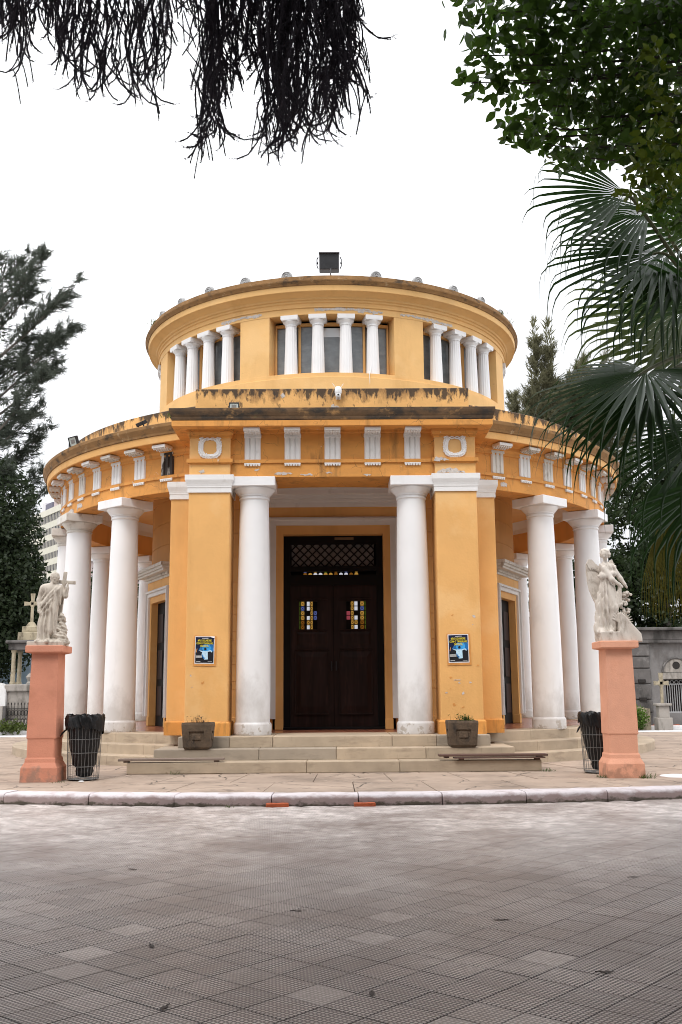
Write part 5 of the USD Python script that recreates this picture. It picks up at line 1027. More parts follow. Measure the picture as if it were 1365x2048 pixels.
v, f = prism(Polygon([(.44 * math.cos(a), .44 * math.sin(a)) for a in aa]).difference(Point(0, .22).buffer(.13, 8)), -.05, .03); part(t, 'tympanum', (np.stack([v[:, 0] + 11.58, v[:, 2], v[:, 1] + 1.90], -1), f), 'tomb_stone')
part(t, 'arch', tube([(11.58 + .47 * math.cos(a), -.05, 1.90 + .47 * math.sin(a)) for a in aa], .035, 6), 'tomb_dark')
part(t, 'oculus', lathe([(.0, .0), (.13, .0)], 20) if False else move(lathe([(.125, -.01), (.125, .01), (.001, .01)], 20), (11.58, -.03, 2.12), rx=90), 'iron')
part(t, 'lintel', box(11.1, 12.06, -.08, .1, 1.66, 1.88, .015), 'tomb_stone'); part(t, 'dark_doorway', box(11.17, 11.99, .35, .4, .5, 1.7), 'iron')
for k in range(11): part(t, 'gate_bar', tube([(11.20 + k * .076, .06, .56), (11.20 + k * .076, .06, 1.50)], .014, 5), 'gate_white')
for k in range(5): a = np.linspace(0, 2 * np.pi, 11); part(t, 'gate_ring', tube(np.stack([11.28 + k * .152 + .06 * np.cos(a), 0 * a + .06, 1.56 + .06 * np.sin(a)], -1), .012, 4, False), 'gate_white')
part(t, 'gate_rail', box(11.17, 11.99, .04, .08, 1.48, 1.51), 'gate_white'); part(t, 'gate_rail', box(11.17, 11.99, .04, .08, .55, .59), 'gate_white')
for z in (.95, 1.55): part(t, 'plaque', box(10.25, 10.5, -.13, -.06, z, z + .12, .01), 'iron')
t = thing('cross_monument', 'lichened stone cross on a square pedestal before the mausoleum', 'cross', (10.72, 33.0, 0))
part(t, 'pedestal', cat(box(-.24, .24, -.22, .22, -.05, .42, .015), box(-.17, .17, -.16, .16, .42, .80, .01), box(-.24, .24, -.22, .22, .80, .88, .012)), 'tomb_stone'); cross(I, t, .98, .24, .085, 'lichen_stone', .88)
t = thing('wall', 'low sloping plastered wall beside the mausoleum on the right', 'wall', (0, 0, 0)); part(t, 'body', hull([(x, y, z) for y in (33.3, 33.55) for x, z in ((8.6, -.05), (10.4, -.05), (8.6, 1.05), (10.0, .72), (10.4, .70))]), 'lichen_stone')
t = thing('brick_border', 'border of red bricks set on edge before the mausoleum', 'border', (0, 33.68, .08))
for k in range(26): part(t, 'brick', move(box(-.055, .055, -.05, .05, -.06, .075 + .01 * (k % 3), .006), (8.9 + k * .125, 0, 0), rz=(k * 37 % 11) - 5), 'brick_red')

# ------------------------------------------------------------------ vegetation
def leaves(P, rng, size, aspect=.5, up=.0, dirs=None):
    """Diamond leaves at the points P, turned at random (towards dirs when given)."""
    n = len(P); d = rng.normal(size=(n, 3)) if dirs is None else dirs + rng.normal(0, .35, (n, 3)); d[:, 2] += up; d /= np.linalg.norm(d, axis=1, keepdims=True)
    s = np.cross(d, rng.normal(size=(n, 3))); s /= np.maximum(np.linalg.norm(s, axis=1, keepdims=True), 1e-6); L = (size * rng.uniform(.65, 1.3, n))[:, None]
    v = np.stack([P, P + d * L * .45 + s * L * aspect * .5, P + d * L, P + d * L * .45 - s * L * aspect * .5], 1).reshape(-1, 3)
    f = np.arange(n)[:, None] * 4; return v, np.vstack([np.hstack([f, f + 1, f + 2]), np.hstack([f, f + 2, f + 3])])
def oval_leaves(P, rng, size, droop=.5):
    """Broad pointed leaves with a folded midrib: six triangles each."""
    n = len(P); d = rng.normal(size=(n, 3)); d[:, 2] -= droop; d /= np.linalg.norm(d, axis=1, keepdims=True)
    s = np.cross(d, rng.normal(size=(n, 3)) + [0, 0, .8]); s /= np.maximum(np.linalg.norm(s, axis=1, keepdims=True), 1e-6); nn = np.cross(d, s); L = (size * rng.uniform(.6, 1.2, n))[:, None]
    v = np.stack([P, P + d * L * .3 + s * L * .25 + nn * L * .06, P + d * L * .66 + s * L * .22 + nn * L * .05, P + d * L, P + d * L * .66 - s * L * .22 + nn * L * .05, P + d * L * .3 - s * L * .25 + nn * L * .06], 1).reshape(-1, 3)
    f = np.arange(n)[:, None] * 6; T_ = [(0, 1, 5), (1, 2, 5), (2, 4, 5), (2, 3, 4)]
    return v, np.vstack([f + np.array(t_) for t_ in T_])
def cloud(rng, c, r, n, noise_s, thr, seed):
    """Points in an ellipsoid kept where a noise is high, so that gaps and clumps form; more of them near the surface."""
    q = rng.normal(size=(n * 3, 3)); q /= np.linalg.norm(q, axis=1, keepdims=True); q *= (rng.random((n * 3, 1)) ** .45); P = np.asarray(c) + q * np.asarray(r)
    k = meshkit.noise(P * noise_s, seed) * .65 + meshkit.noise(P * noise_s * 2.3, seed + 1) * .35 > thr; return P[k][:n]
def trunk_mesh(path, r0, r1, n=10): return tube(path, np.linspace(r0, r1, len(path)), n)
rv = np.random.default_rng(77)

# the araucaria whose hanging shoots reach into the top of the picture
EL = [(-.400, .74), (-.369, .731), (-.357, .719), (-.344, .675), (-.338, .731), (-.326, .722), (-.312, .70), (-.294, .669), (-.282, .651), (-.272, .618), (-.266, .657), (-.249, .648), (-.232, .651), (-.21, .631), (-.199, .641), (-.187, .628), (-.180, .68), (-.175, .755), (-.166, .745), (-.156, .748), (-.148, .74)]
ER = [(-.143, .584), (-.134, .565), (-.121, .602), (-.111, .555), (-.099, .563), (-.088, .59), (-.08, .59), (-.069, .553), (-.061, .572), (-.056, .563), (-.039, .575), (-.028, .584), (-.02, .578), (-.009, .59), (.002, .584), (.01, .626), (.016, .65), (.021, .629), (.027, .73)]
def shoots(path, rng, r=.0055, L=.021, step=.0105):
    """A hanging shoot: a thin stem with short stiff needles all around."""
    path = np.asarray(path, float); seg = np.linalg.norm(np.diff(path, axis=0), axis=1); tot = seg.sum(); m = max(6, int(tot / step)); u = np.interp(np.linspace(0, tot, m), np.r_[0, np.cumsum(seg)], np.arange(len(path)))
    i = np.clip(u.astype(int), 0, len(path) - 2); P = path[i] + (path[i + 1] - path[i]) * (u - i)[:, None]; t = path[i + 1] - path[i]; t /= np.maximum(np.linalg.norm(t, axis=1, keepdims=True), 1e-9)
    st = tube(path[::max(1, len(path) // 8)] if len(path) > 12 else path, r, 4, False); K = 4; P = np.repeat(P, K, 0); t = np.repeat(t, K, 0); n = len(P)
    q = rng.normal(size=(n, 3)); q -= t * (q * t).sum(1, keepdims=True); q /= np.maximum(np.linalg.norm(q, axis=1, keepdims=True), 1e-9); d = q + t * .75; d /= np.linalg.norm(d, axis=1, keepdims=True); s = np.cross(d, q); s /= np.maximum(np.linalg.norm(s, axis=1, keepdims=True), 1e-9)
    l = L * rng.uniform(.7, 1.15, (n, 1)); v = np.stack([P - s * .0026, P + s * .0026, P + d * l], 1).reshape(-1, 3); return cat(st, (v, np.arange(3 * n).reshape(-1, 3)))
t = thing('conifer_tree', 'dark araucaria whose hanging shoots fill the top left of the view', 'tree')
part(t, 'trunk', trunk_mesh([(-3.9, 3.2, -.1), (-3.85, 3.25, 3), (-3.75, 3.3, 7), (-3.7, 3.3, 14)], .30, .12, 14), 'bark')
limb = lambda pts, r0, r1: part(t, 'branch', trunk_mesh(spline(pts, 12), r0, r1, 7), 'bark')
limb([(-3.75, 3.3, 6.9), (-3.0, 4.6, 7.0), (-2.2, 5.9, 6.75), (-1.0, 6.5, 6.5)], .07, .02); limb([(-3.75, 3.3, 7.3), (-2.0, 4.8, 7.2), (-.8, 5.9, 6.9), (.15, 6.3, 6.35)], .07, .018); limb([(-3.75, 3.3, 7.8), (-2.0, 3.0, 8.1), (-.2, 2.8, 8.0), (1.2, 2.8, 7.6)], .07, .02); limb([(-3.75, 3.3, 8.6), (-2.6, 1.2, 9.0), (-1.6, -1.0, 8.9)], .07, .02)
ms = []
def hang(env, n, seed):
    """Sprays of shoots at several levels; the lowest ones reach the ragged lower outline and curl at their tips."""
    r = np.random.default_rng(seed); ex, ez = np.array(env).T
    for k in range(n):
        Y = 6.0 + r.normal(0, .30); fx = r.uniform(ex[0], ex[-1]); low = np.interp(fx, ex, ez); g = meshkit.noise(np.array([[fx * 38, 1.5, seed]]), 3)[0]
        u = r.random() ** 1.15; span = .835 - low; end = low - .010 + span * u * .95 + abs(r.normal(0, .007)); L = r.uniform(.22, .62) * (.75 + .5 * g); z1 = CAM_H + Y * end; z0 = z1 + L
        if g < .27 and u < .35: continue
        x1 = Y * fx; c1, c2 = r.normal(0, .035), r.normal(0, .065) * (1.5 if u < .14 else .40); w = np.linspace(0, 1, 16); ph = r.random() * 6.3
        px = x1 + (1 - w) * r.normal(0, .035) + c1 * np.sin(w * 4.2 + ph) + c2 * np.clip(w - .40, 0, 1) ** 1.6 * 2.6; py = Y + .05 * np.sin(w * 3 + ph) + r.normal(0, .06) * w; pz = z0 + (z1 - z0) * (w - .03 * np.sin(w * 6.3)) + (abs(c2) * 1.2 if u < .25 else 0) * np.clip(w - .75, 0, 1) ** 2 * 5
        ms.append(shoots(np.stack([px, py, pz], -1), r, r=.005, L=r.choice([.021, .026, .033])))
        if r.random() < .35:                  # a side shoot
            i = r.integers(5, 11); w2 = np.linspace(0, 1, 9); sx = r.choice([-1, 1]) * r.uniform(.03, .07); l2 = r.uniform(.12, .26); ms.append(shoots(np.stack([px[i] + sx * w2 ** .8, py[i] + .03 * w2, pz[i] - l2 * w2 ** 1.25], -1), r, r=.004, L=.020))
hang(EL, 430, 5); hang(ER, 800, 6)
r = np.random.default_rng(9)
for k in range(34):                          # shoots that spring out sideways at the right of the clump
    Y = 6 + r.normal(0, .2); z = CAM_H + Y * r.uniform(.655, .772); L = r.uniform(.10, .30); w = np.linspace(0, 1, 14); hx = r.uniform(.2, 1.0); ms.append(shoots(np.stack([-.10 + r.uniform(0, .1) + L * np.sin(w * 1.5), Y + 0 * w, z + .07 * np.sin(w * 2.6) * hx - .30 * w ** 2.4 * r.uniform(.2, 1.3)], -1), r, r=.004, L=.020))
for k in range(9):                           # the thin link between the two clumps
    Y = 6 + r.normal(0, .2); fx = r.uniform(-.172, -.135); z = CAM_H + Y * r.uniform(.70, .775); L = r.uniform(.1, .3); w = np.linspace(0, 1, 9); ms.append(shoots(np.stack([Y * fx + r.normal(0, .08) * w, Y + 0 * w, z - L * w], -1), r, r=.004, L=.020))
part(t, 'hanging_shoots', cat(*ms), 'conifer_shoot', kind='stuff')
P = cloud(rv, (-2.4, -1.5, 9.6), (5.6, 9.6, 2.6), 30000, .9, .40, 31); P = P[~((P[:, 1] > 0) & (P[:, 2] < CAM_H + .86 * P[:, 1] + .4))]; P = np.vstack([P, cloud(rv, (-5.2, -1.0, 5.6), (2.4, 7.6, 3.6), 11000, .9, .38, 35)]); P = P[(P[:, 2] > 6.9) | (P[:, 0] < -2.7 - .12 * np.maximum(P[:, 1] - 3, 0))]  # unseen crown, spread back and down the left side to shade the foreground
part(t, 'crown', leaves(P, rv, .36, .45), 'shade_leaf', kind='stuff')

# broadleaf tree at the top right
CL = [(0.157, 0.748, 0.029), (0.19, 0.729, 0.035), (0.167, 0.698, 0.023), (0.219, 0.748, 0.04), (0.258, 0.729, 0.046), (0.304, 0.742, 0.046), (0.354, 0.735, 0.052), (0.387, 0.729, 0.046), (0.2, 0.686, 0.035), (0.158, 0.665, 0.018), (0.18, 0.668, 0.02), (0.233, 0.68, 0.04), (0.272, 0.674, 0.04), (0.317, 0.673, 0.046), (0.361, 0.673, 0.046), (0.209, 0.638, 0.028), (0.197, 0.603, 0.013), (0.219, 0.611, 0.022), (0.247, 0.625, 0.033), (0.286, 0.625, 0.04), (0.324, 0.619, 0.04), (0.369, 0.618, 0.04), (0.24, 0.589, 0.018), (0.267, 0.575, 0.02), (0.295, 0.588, 0.022), (0.333, 0.580, 0.030), (0.371, 0.565, 0.035), (0.362, 0.527, 0.024), (0.377, 0.5, 0.023), (.16, .79, .03), (.21, .80, .05), (.28, .80, .06), (.36, .80, .06), (.42, .76, .06), (.43, .66, .06), (.42, .57, .05)]
t = thing('broadleaf_tree', 'leafy dark green tree overhanging the top right corner', 'tree')
part(t, 'trunk', trunk_mesh([(4.3, 7.6, -.1), (4.25, 7.5, 2.5), (4.1, 7.4, 5.0), (3.9, 7.3, 8.0)], .22, .10, 12), 'bark')
PA, PB_ = [], []; r = np.random.default_rng(41)
for tx, tz, rr_ in CL:
    dens = .52 if tx < .25 else .66
    for layer in range(1 if tx < .21 else 2):
        Y = 6.9 + r.normal(0, .25) + layer * .7; c = np.array([tx * Y, Y, CAM_H + tz * Y]); R = rr_ * Y; n = int(dens * 1500 * R * R) + 12
        q = r.normal(size=(n, 3)); q /= np.linalg.norm(q, axis=1, keepdims=True); q *= r.random((n, 1)) ** .5; PA.append(c + q * R * np.array([1.05, 1.2, 1.0]))
    part(t, 'branch', trunk_mesh(spline([(4.05 - .0 * tx, 7.35, 5.2 + tz * 2.2), (tx * 6.9 * .45 + 2.1, 7.2, CAM_H + tz * 7.1 + .15), (tx * 6.9, 6.9, CAM_H + tz * 6.9)], 8), .022, .004, 5), 'bark')
part(t, 'leaves', oval_leaves(np.vstack(PA), r, .112), 'broad_leaf', kind='stuff')
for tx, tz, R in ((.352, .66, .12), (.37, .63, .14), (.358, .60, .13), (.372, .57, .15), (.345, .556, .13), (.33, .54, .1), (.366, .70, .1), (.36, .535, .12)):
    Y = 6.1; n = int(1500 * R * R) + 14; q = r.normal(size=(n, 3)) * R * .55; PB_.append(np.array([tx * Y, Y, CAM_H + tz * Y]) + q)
P = cloud(r, (3.0, -1.0, 9.2), (4.6, 9.0, 2.4), 22000, .9, .40, 33); P = P[~((P[:, 1] > 0) & (P[:, 2] < CAM_H + .86 * P[:, 1] + .4))]; P = np.vstack([P, cloud(r, (5.3, -1.0, 5.4), (2.5, 7.4, 3.8), 11000, .9, .38, 36)]); P = P[(P[:, 2] > 6.5) | (P[:, 0] > 2.8 + .15 * np.maximum(P[:, 1] - 3, 0))]  # unseen overhead and right-hand foliage, added to shade the foreground
part(t, 'crown', leaves(P, r, .36, .5), 'shade_leaf', kind='stuff')
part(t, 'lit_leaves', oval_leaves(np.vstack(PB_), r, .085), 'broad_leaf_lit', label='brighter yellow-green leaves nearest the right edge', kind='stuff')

# fan palm at the right
def frond(t, hub, axis, normal, R, spread, n, mname, droop=.9, web=.42, seed=0, bend=.62, name='frond', wdt=1.0, crown=None, cup=.12, label=None):
    r = np.random.default_rng(seed); hub = np.asarray(hub, float); a = np.asarray(axis, float); a /= np.linalg.norm(a); nn = np.asarray(normal, float); nn -= a * (nn @ a); nn /= np.linalg.norm(nn); l = np.cross(nn, a); S = 18; vs, fs = [], []; dphi = math.radians(2 * spread / n)
    for k in range(n):
        ph = math.radians(-spread + 2 * spread * (k + .5) / n); d0 = a * math.cos(ph) + l * math.sin(ph) + nn * cup; d0 /= np.linalg.norm(d0); side = -a * math.sin(ph) + l * math.cos(ph)
        L = R * (.78 + .22 * math.cos(ph)) * r.uniform(.92, 1.06); bb = bend * r.uniform(.88, 1.1); dr = droop * r.uniform(.75, 1.2); p = hub + d0 * .03; d = d0.copy(); rows = []
        tw = r.normal(0, .18); base = 3 * S * k
        for i in range(S):
            s = i / (S - 1); half = s * L * dphi * .5 * 1.02 if s < web else web * L * dphi * .5 * (1 - .35 * (s - web) / max(bb - web, .02)) if s < bb else web * L * dphi * .5 * .5 * (1 - (s - bb) / (1 - bb)) + .0008
            half *= wdt; sd = side * math.cos(tw * s) + np.cross(d, side) * math.sin(tw * s); up = np.cross(sd, d); rg_ = half * .55
            rows += [p - sd * half, p + up * rg_, p + sd * half]
            if i < S - 1:
                if s > bb: w = min(1, (s - bb) / .10) * dr * .55; d = d * (1 - w) + np.array([r.normal(0, .03), r.normal(0, .03), -1.0]) * w; d /= np.linalg.norm(d)
                else: d = d + np.array([0, 0, -.028 * droop]); d /= np.linalg.norm(d)
                p = p + d * L / (S - 1)
        vs.append(np.array(rows))
        for i in range(S - 1):
            b = base + 3 * i; fs += [[b, b + 1, b + 4, b + 3], [b + 1, b + 2, b + 5, b + 4]]
    f = part(t, name, cat((np.vstack(vs), np.array(fs))), mname, label=label, smooth=55)
    if crown is not None:
        c = np.asarray(crown, float); m = (c + hub) / 2 + np.array([0, 0, .10]); part(t, 'leaf_stalk', tube(spline([c, m, hub, hub + a * .12], 14), np.linspace(.028, .010, 14), 6), 'palm_stem', smooth=50)
H3 = lambda tx, tz, Y: np.array([tx * Y, Y, CAM_H + tz * Y])
t = thing('fan_palm', 'fan palm with drooping split fronds at the right edge', 'palm')
CR = H3(.425, .345, 9.4)
part(t, 'trunk', trunk_mesh([(CR[0] + .05, 9.4, -.1), (CR[0] + .03, 9.4, 2), tuple(CR)], .19, .15, 14), 'bark_grey')
for hub, ax, no, R, sp, mm, dr, bd, sd in (
    (H3(.322, .530, 8.8), (-1, -.05, .04), (.05, -.92, .35), .98, 58, 'palm_leaf', 1.0, .74, 1),
    (H3(.345, .512, 9.1), (-.9, .1, -.22), (-.1, -.8, .55), 1.02, 66, 'palm_leaf', 1.0, .70, 12),
    (H3(.358, .462, 9.0), (-.93, -.1, -.20), (-.1, -.75, .6), 1.25, 80, 'palm_leaf', 1.0, .68, 2),
    (H3(.378, .445, 8.9), (-.6, -.2, -.5), (-.3, -.7, .6), 1.15, 90, 'palm_leaf', 1.0, .66, 21),
    (H3(.330, .330, 8.5), (-.76, -.45, -.54), (-.26, -.58, .77), 1.14, 122, 'palm_leaf', .75, .70, 3),
    (H3(.336, .316, 8.55), (-.62, -.30, -.72), (-.38, -.58, .72), 1.0, 72, 'palm_leaf', .8, .72, 31),
    (H3(.330, .312, 8.85), (-.78, -.10, -.60), (-.35, -.60, .72), 1.06, 60, 'palm_leaf', .7, .74, 33),
    (H3(.398, .268, 8.7), (-.70, -.3, -.52), (-.35, -.62, .70), 1.15, 95, 'palm_leaf', .8, .68, 4),
    (H3(.376, .398, 10.2), (-.95, .0, -.14), (-.1, -.85, .40), 1.35, 66, 'palm_leaf_light', .8, .72, 5),
    (H3(.392, .362, 10.4), (-.95, .1, .02), (-.05, -.80, .50), 1.35, 66, 'palm_leaf_light', .8, .72, 51),
    (H3(.380, .205, 9.4), (-.35, -.1, -.85), (-.45, -.75, .35), 1.0, 75, 'palm_leaf', .9, .62, 6),
    (H3(.405, .215, 9.0), (-.25, -.2, -.9), (-.3, -.85, .2), 1.1, 75, 'palm_leaf', .9, .6, 7),
    (H3(.415, .400, 9.0), (-.4, -.6, .3), (-.2, -.5, .8), 1.2, 95, 'palm_leaf', .9, .6, 8),
    (H3(.400, .490, 9.4), (-.5, .1, .6), (-.5, -.7, .5), 1.1, 90, 'palm_leaf', 1.0, .62, 9),
    (H3(.395, .430, 9.6), (-.7, .1, -.3), (-.4, -.7, .5), 1.0, 100, 'palm_leaf', 1.0, .62, 91),
    (H3(.46, .42, 9.4), (.8, .1, .4), (-.3, -.4, .9), 1.2, 100, 'palm_leaf', .9, .6, 10), (H3(.45, .40, 10.4), (.3, .9, .3), (0, -.5, .9), 1.2, 100, 'palm_leaf', .9, .6, 11)):
    frond(t, hub, ax, no, R * 1.30, sp, int(sp * 2 / 8.0), mm, dr, .33, sd, bd * .84, crown=CR, cup=.04)
for k, (tx, tz, Y, R, mm) in enumerate(((.348, .182, 9.7, 1.12, 'palm_dry'), (.368, .200, 9.9, 1.30, 'palm_dry'), (.332, .165, 9.9, .92, 'palm_dry'), (.388, .195, 9.6, 1.3, 'palm_dry'), (.352, .225, 10.1, 1.30, 'palm_leaf'), (.336, .215, 10.2, .95, 'palm_leaf'), (.372, .250, 9.8, 1.3, 'palm_leaf'))):
    frond(t, H3(tx, tz, Y), (rv.normal(0, .12), rv.normal(0, .15), -1), (-.1, -1, 0), R, 26, 30, mm, .5, .30, 60 + k, .5, 'hanging_frond', 1.5, label='faded yellow-green fronds hanging down' if mm == 'palm_dry' else None)

# feathery trees (casuarinas)
def feather(t, rng, branches, tufts, L, w, mname, nb=9, spread=.75, sub=5):
    P, D = [], []
    for a, b in branches:
        a, b = np.asarray(a, float), np.asarray(b, float); m = (a + b) / 2 + np.array([0, 0, -.06 * np.linalg.norm(b - a)]); path = spline([a, m, b], 16); tot = np.linalg.norm(b - a); part(t, 'branch', trunk_mesh(path, .035 + .008 * tot, .010, 5), 'bark_grey')
        for k in range(int(sub * tot)):
            u = rng.uniform(.12, 1) ** .8; i = min(int(u * 15), 14); p = path[i] + (path[i + 1] - path[i]) * (u * 15 - i); d = (b - a) / tot; q = rng.normal(size=3); q -= d * (q @ d); q /= np.linalg.norm(q); sl = tot * .26 * (1.08 - u) + .35
            e = d * .75 + q * .6 + np.array([0, 0, .12]); e /= np.linalg.norm(e)
            for j in range(tufts): s = rng.uniform(.15, 1) * sl; P.append(p + e * s + rng.normal(0, .06, 3)); D.append(e)
    P, D = np.array(P), np.array(D); P = np.repeat(P, nb, 0); D = np.repeat(D, nb, 0); n = len(P)
    d = D + rng.normal(0, spread * .6, (n, 3)); d[:, 2] -= .10; d /= np.linalg.norm(d, axis=1, keepdims=True); s = np.cross(d, rng.normal(size=(n, 3))); s /= np.linalg.norm(s, axis=1, keepdims=True); P = P - d * L * .4; l = L * rng.uniform(.5, 1.25, (n, 1))
    v = np.stack([P - s * w / 2, P + s * w / 2, P + d * l + np.array([0, 0, -.12]) * l], 1).reshape(-1, 3); part(t, 'foliage', (v, np.arange(3 * n).reshape(-1, 3)), mname, kind='stuff')
t = thing('casuarina_tree', 'tall feathery grey-green tree rising at the left edge', 'tree')
part(t, 'trunk', trunk_mesh([(-15.0, 37, -.1), (-14.9, 37, 6), (-14.5, 37, 12), (-13.9, 37.2, 18.6)], .38, .05, 10), 'bark_grey')
tips = [(-12.3, 19.0), (-12.95, 18.3), (-11.6, 18.5), (-11.0, 17.9), (-11.5, 17.2), (-9.85, 17.0), (-10.5, 16.6), (-10.3, 15.7), (-10.4, 14.9), (-11.2, 15.4), (-10.6, 13.9), (-10.7, 13.0), (-11.2, 12.5), (-11.0, 11.6), (-11.6, 11.0), (-11.4, 10.2), (-11.9, 9.6), (-11.3, 9.2), (-12.4, 8.8), (-12.8, 10.4), (-12.6, 12.2), (-12.9, 14.0), (-13.2, 16.0), (-13.4, 17.6)]
br = []
for x, z in tips:
    zs = min(max(z - (x + 14.6) * .72 - .6, 3.0), 17.5); br.append(((-14.9 + max(0, zs - 8) * .09, 37 + rv.normal(0, .2), zs), (x, 37 + rv.normal(0, 1.1), z)))
feather(t, rv, br, 7, .50, .024, 'casuarina', nb=10, spread=.6, sub=6)
t = thing('casuarina_tree', 'olive feathery tree with pointed tops behind the right of the drum', 'tree')
part(t, 'trunk', trunk_mesh([(9.0, 44, -.1), (9.1, 44, 9), (9.3, 44, 14)], .35, .10, 8), 'bark_grey')
br = [((9.2, 44, 9 + .2 * k), (9.42 if k % 2 else 10.05, 44 + rv.normal(0, .2), 16.9 + .3 * (k % 2))) for k in range(2)]
sc = 44 / 40
for x, z in ((7.3, 12.9), (7.6, 13.6), (7.9, 12.3), (8.2, 13.2), (7.2, 11.8), (8.6, 13.7), (9.2, 13.2), (9.7, 13.9), (10.3, 14.6), (10.6, 13.6), (11.0, 14.3), (11.3, 13.3), (11.7, 13.9), (12.0, 12.7), (12.4, 13.3), (12.7, 12.2), (11.2, 12.2), (10.4, 12.6), (9.0, 12.0), (8.3, 11.4), (7.5, 10.8), (8.9, 10.8), (9.9, 11.4), (10.8, 11.2), (11.8, 11.4), (12.6, 10.8), (10.8, 15.2), (12.2, 14.3)): br.append(((9.2, 44, max(3, (z - 4.0) * sc)), (x * sc, 44 + rv.normal(0, 1.0), (z - 1.3) * sc + 1.3)))
feather(t, rv, br, 8, .55, .028, 'casuarina_far', nb=10, spread=.65, sub=9)
def spire(t, rng, x, y, z0, z1, r, mname, n=900):
    u = rng.random(n); a = rng.uniform(0, 2 * np.pi, n); rad = r * (1 - u) ** .8 * rng.random(n) ** .5; P = np.stack([x + rad * np.cos(a), y + rad * np.sin(a), z0 + (z1 - z0) * u], -1); D = np.stack([np.cos(a) * .5, np.sin(a) * .5, np.ones(n)], -1); part(t, 'pointed_top', leaves(P, rng, .42, .13, 0, D), mname, kind='stuff')
spire(t, rv, 9.42, 44, 13.6, 18.3, .44, 'casuarina_far', 420); spire(t, rv, 10.05, 44, 13.6, 18.3, .40, 'casuarina_far', 420)
t = thing('casuarina_tree', 'thin feathery tree with open twigs right of the pointed tops', 'tree')
part(t, 'trunk', trunk_mesh([(12.6, 46, -.1), (12.6, 46, 8), (12.4, 46, 13)], .28, .08, 8), 'bark_grey')
feather(t, rv, [((12.6, 46, max(3, z - 4)), (x, 46 + rv.normal(0, .8), z)) for x, z in ((12.0, 17.2), (12.25, 16.3), (11.6, 15.4), (12.5, 14.6), (13.3, 17.5), (13.1, 15.8), (13.6, 14.5), (12.9, 13.6), (11.5, 12.8), (13.9, 12.6), (14.3, 16.2))], 4, .7, .022, 'casuarina_far', nb=9, spread=.4, sub=5)
def bush(name, label, c_list, mname, size, trunk, cat_='tree', thr=.42, asp=.55, seed=1, crown='crown'):
    t = thing(name, label, cat_); r = np.random.default_rng(seed); ps = [cloud(r, c, rr_, n, ns, thr, seed + i) for i, (c, rr_, n, ns) in enumerate(c_list)]
    part(t, crown, leaves(np.vstack(ps), r, size, asp), mname, kind='stuff')
    if trunk: part(t, 'trunk', trunk_mesh(trunk[0], trunk[1], trunk[1] * .35, 9), 'bark_grey')
    for i, (c, rr_, n, ns) in enumerate(c_list):
        if trunk: part(t, 'branch', trunk_mesh(spline([np.asarray(trunk[0][-1]) - [0, 0, .8], (np.asarray(trunk[0][-1]) + c) / 2, c], 6), .09, .03, 5), 'bark_grey')
    return t
bush('cypress_tree', 'dense dark evergreen below the feathery tree at the left edge', [((-12.3, 36, 6.6), (1.7, 1.5, 3.4), 13000, 1.4), ((-11.6, 36, 4.6), (1.3, 1.3, 2.6), 9000, 1.4), ((-13, 36, 3.2), (1.8, 1.4, 2.2), 6000, 1.4)], 'cypress_leaf', .17, ([(-12.2, 36, -.1), (-12.2, 36, 4)], .25), thr=.36, seed=3)
bush('broadleaf_tree', 'green leafy tree behind the left statue', [((-11.2, 39.5, 3.9), (1.5, 1.2, 1.9), 3000, 1.3), ((-12.6, 39.5, 4.4), (1.4, 1.2, 1.8), 2400, 1.3)], 'hedge_leaf', .26, ([(-11.8, 39.5, -.1), (-11.8, 39.5, 3)], .18), thr=.38, seed=8)
bush('shrub', 'bright green shrub above the blue wall at the left edge', [((-11.75, 37.1, 4.5), (1.0, .6, .95), 1300, 1.8), ((-12.7, 37.1, 4.9), (.9, .6, .9), 900, 1.8)], 'bright_leaf', .17, ([(-12.6, 37.2, -.1), (-12.4, 37.2, 3.2)], .06), 'shrub', thr=.42, seed=13)
bush('cypress_tree', 'narrow dark cypress seen between the left ring columns', [((-10.6, 46, 4.0), (.85, .8, 3.9), 5200, 1.6)], 'cypress_leaf', .24, ([(-10.6, 46, -.1), (-10.6, 46, 4)], .16), thr=.30, seed=17)
bush('cypress_tree', 'dark cypress seen beside the left side door', [((-8.5, 47, 4.2), (.9, .8, 4.2), 5200, 1.6)], 'cypress_leaf', .24, ([(-8.5, 47, -.1), (-8.5, 47, 4)], .16), thr=.30, seed=19)
bush('shrub', 'light green bush low between the left ring columns', [((-9.6, 42, 2.4), (1.3, .8, 1.1), 900, 1.8)], 'bright_leaf', .2, ([(-9.6, 42, -.1), (-9.6, 42, 1.5)], .06), 'shrub', seed=23)
bush('hedge_tree', 'dark leafy tree seen between the right ring columns', [((10.2, 42, 3.4), (1.2, 1.2, 3.6), 7000, 1.4), ((11.4, 42, 3.2), (1.4, 1.2, 3.2), 5200, 1.4)], 'cypress_leaf', .25, ([(10.6, 42, -.1), (10.6, 42, 3)], .2), thr=.30, seed=29)
bush('broadleaf_tree', 'sparse twiggy tree with sky between its leaves beside the right side door', [((8.0, 40, 3.6), (1.0, .9, 2.6), 700, 2.2)], 'cypress_leaf', .2, ([(8.0, 40, -.1), (8.0, 40, 3)], .12), thr=.50, seed=31)
bush('broadleaf_tree', 'dark tree with gaps of sky behind the winged statue and palm', [((13.4, 40, 8.2), (2.4, 1.6, 3.4), 9000, 1.1), ((11.9, 40, 5.6), (1.7, 1.4, 3.0), 7000, 1.1), ((14.5, 40, 4.6), (2.2, 1.5, 3.0), 8000, 1.1), ((15.5, 40, 10.5), (2.4, 1.6, 3.0), 5600, 1.1)], 'hedge_leaf', .21, ([(13.4, 40, -.1), (13.4, 40, 6)], .3), thr=.48, seed=37)
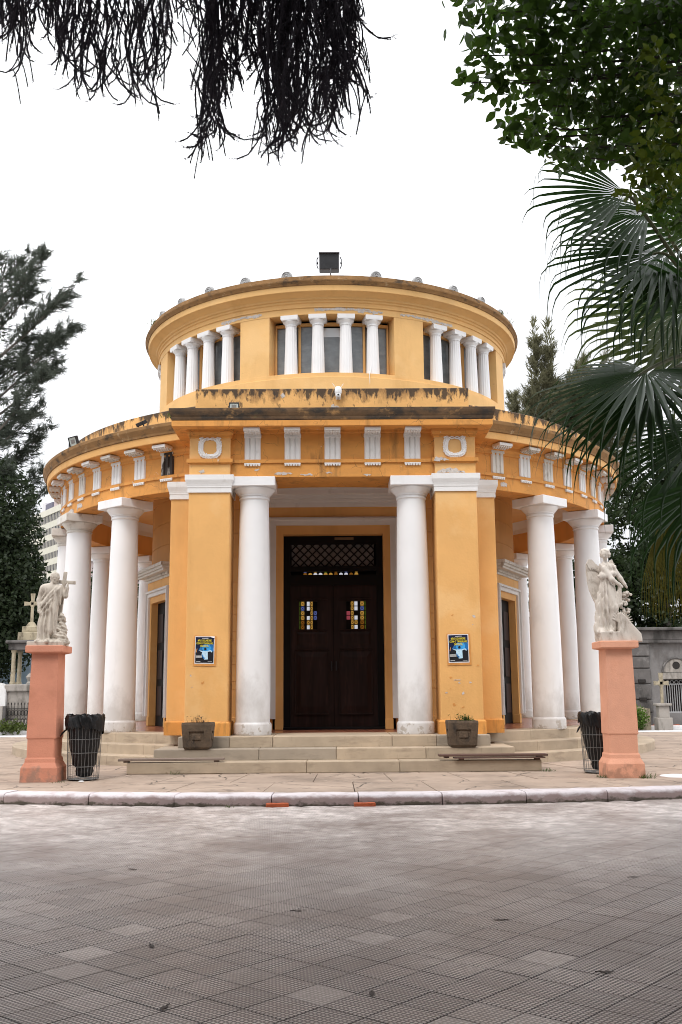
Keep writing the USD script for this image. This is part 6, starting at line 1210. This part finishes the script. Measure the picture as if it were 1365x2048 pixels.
bush('shrub', 'clipped green shrub beside the right pedestal', [((9.65, 32.9, .42), (.55, .4, .46), 1500, 3.0)], 'bright_leaf', .10, None, 'shrub', thr=.25, seed=43, crown='leaves')
bush('shrub', 'low green plants at the foot of the grave fence', [((-10.6, 33.4, .22), (.7, .3, .28), 500, 3.0)], 'weed_leaf', .12, None, 'shrub', thr=.3, seed=47, crown='leaves')
t = thing('hedge', 'distant dark belt of trees behind the cemetery', 'hedge', kind='stuff')
ps = [cloud(rv, (x, 62 + rv.normal(0, 2), 2.2), (4, 2, 2.8 + rv.uniform(-.6, 1.0)), 2200, .8, .36, 80 + i) for i, x in enumerate(range(-34, 36, 5))]
part(t, 'leaf_mass', leaves(np.vstack(ps), rv, .42, .6), 'hedge_leaf', kind='stuff')
t = thing('hedge', 'added belt of unseen tall trees behind the camera, darkening the porch', 'hedge', kind='stuff')
ps = []  # unseen trees, added to cut the low sky light on the porch
for i, az in enumerate(range(100, 262, 9)):
    a = math.radians(az); R = 19 + rv.normal(0, 1.2); h = 9.0 + rv.normal(0, 1.3); ps.append(cloud(rv, (R * math.sin(a), 4 + R * math.cos(a), h * .52), (2.9, 2.4, h * .55), 1500, .5, .33, 120 + i))
part(t, 'leaf_mass', leaves(np.vstack(ps), rv, .75, .7), 'hedge_leaf', kind='stuff')

GROUPS = {'pedestal': 'salmon pedestals beside the steps', 'statue': 'stone statues on the pedestals', 'planter': 'stone planters before the piers', 'poster': 'campaign posters on the piers', 'litter_bin': 'wire litter bins by the pedestals',
          'floodlight': 'small floodlights on the cornices', 'brick': 'loose bricks at the kerb', 'plank': 'planks on the lowest step', 'weed': 'weeds in the joints', 'fallen_leaf': 'fallen leaves on the paving', 'casuarina_tree': 'feathery trees around the chapel', 'cypress_tree': 'dark evergreens behind the chapel', 'tomb': 'tombs behind the chapel', 'apartment_building': 'buildings in the distance'}
for p in stage.GetPrimAtPath('/World').GetChildren():
    n = p.GetName(); base = n[:-4] if n[-4:-3] == '_' and n[-3:].isdigit() else n
    if base in GROUPS and p.GetCustomDataByKey('label'): p.SetCustomDataByKey('group', GROUPS[base])
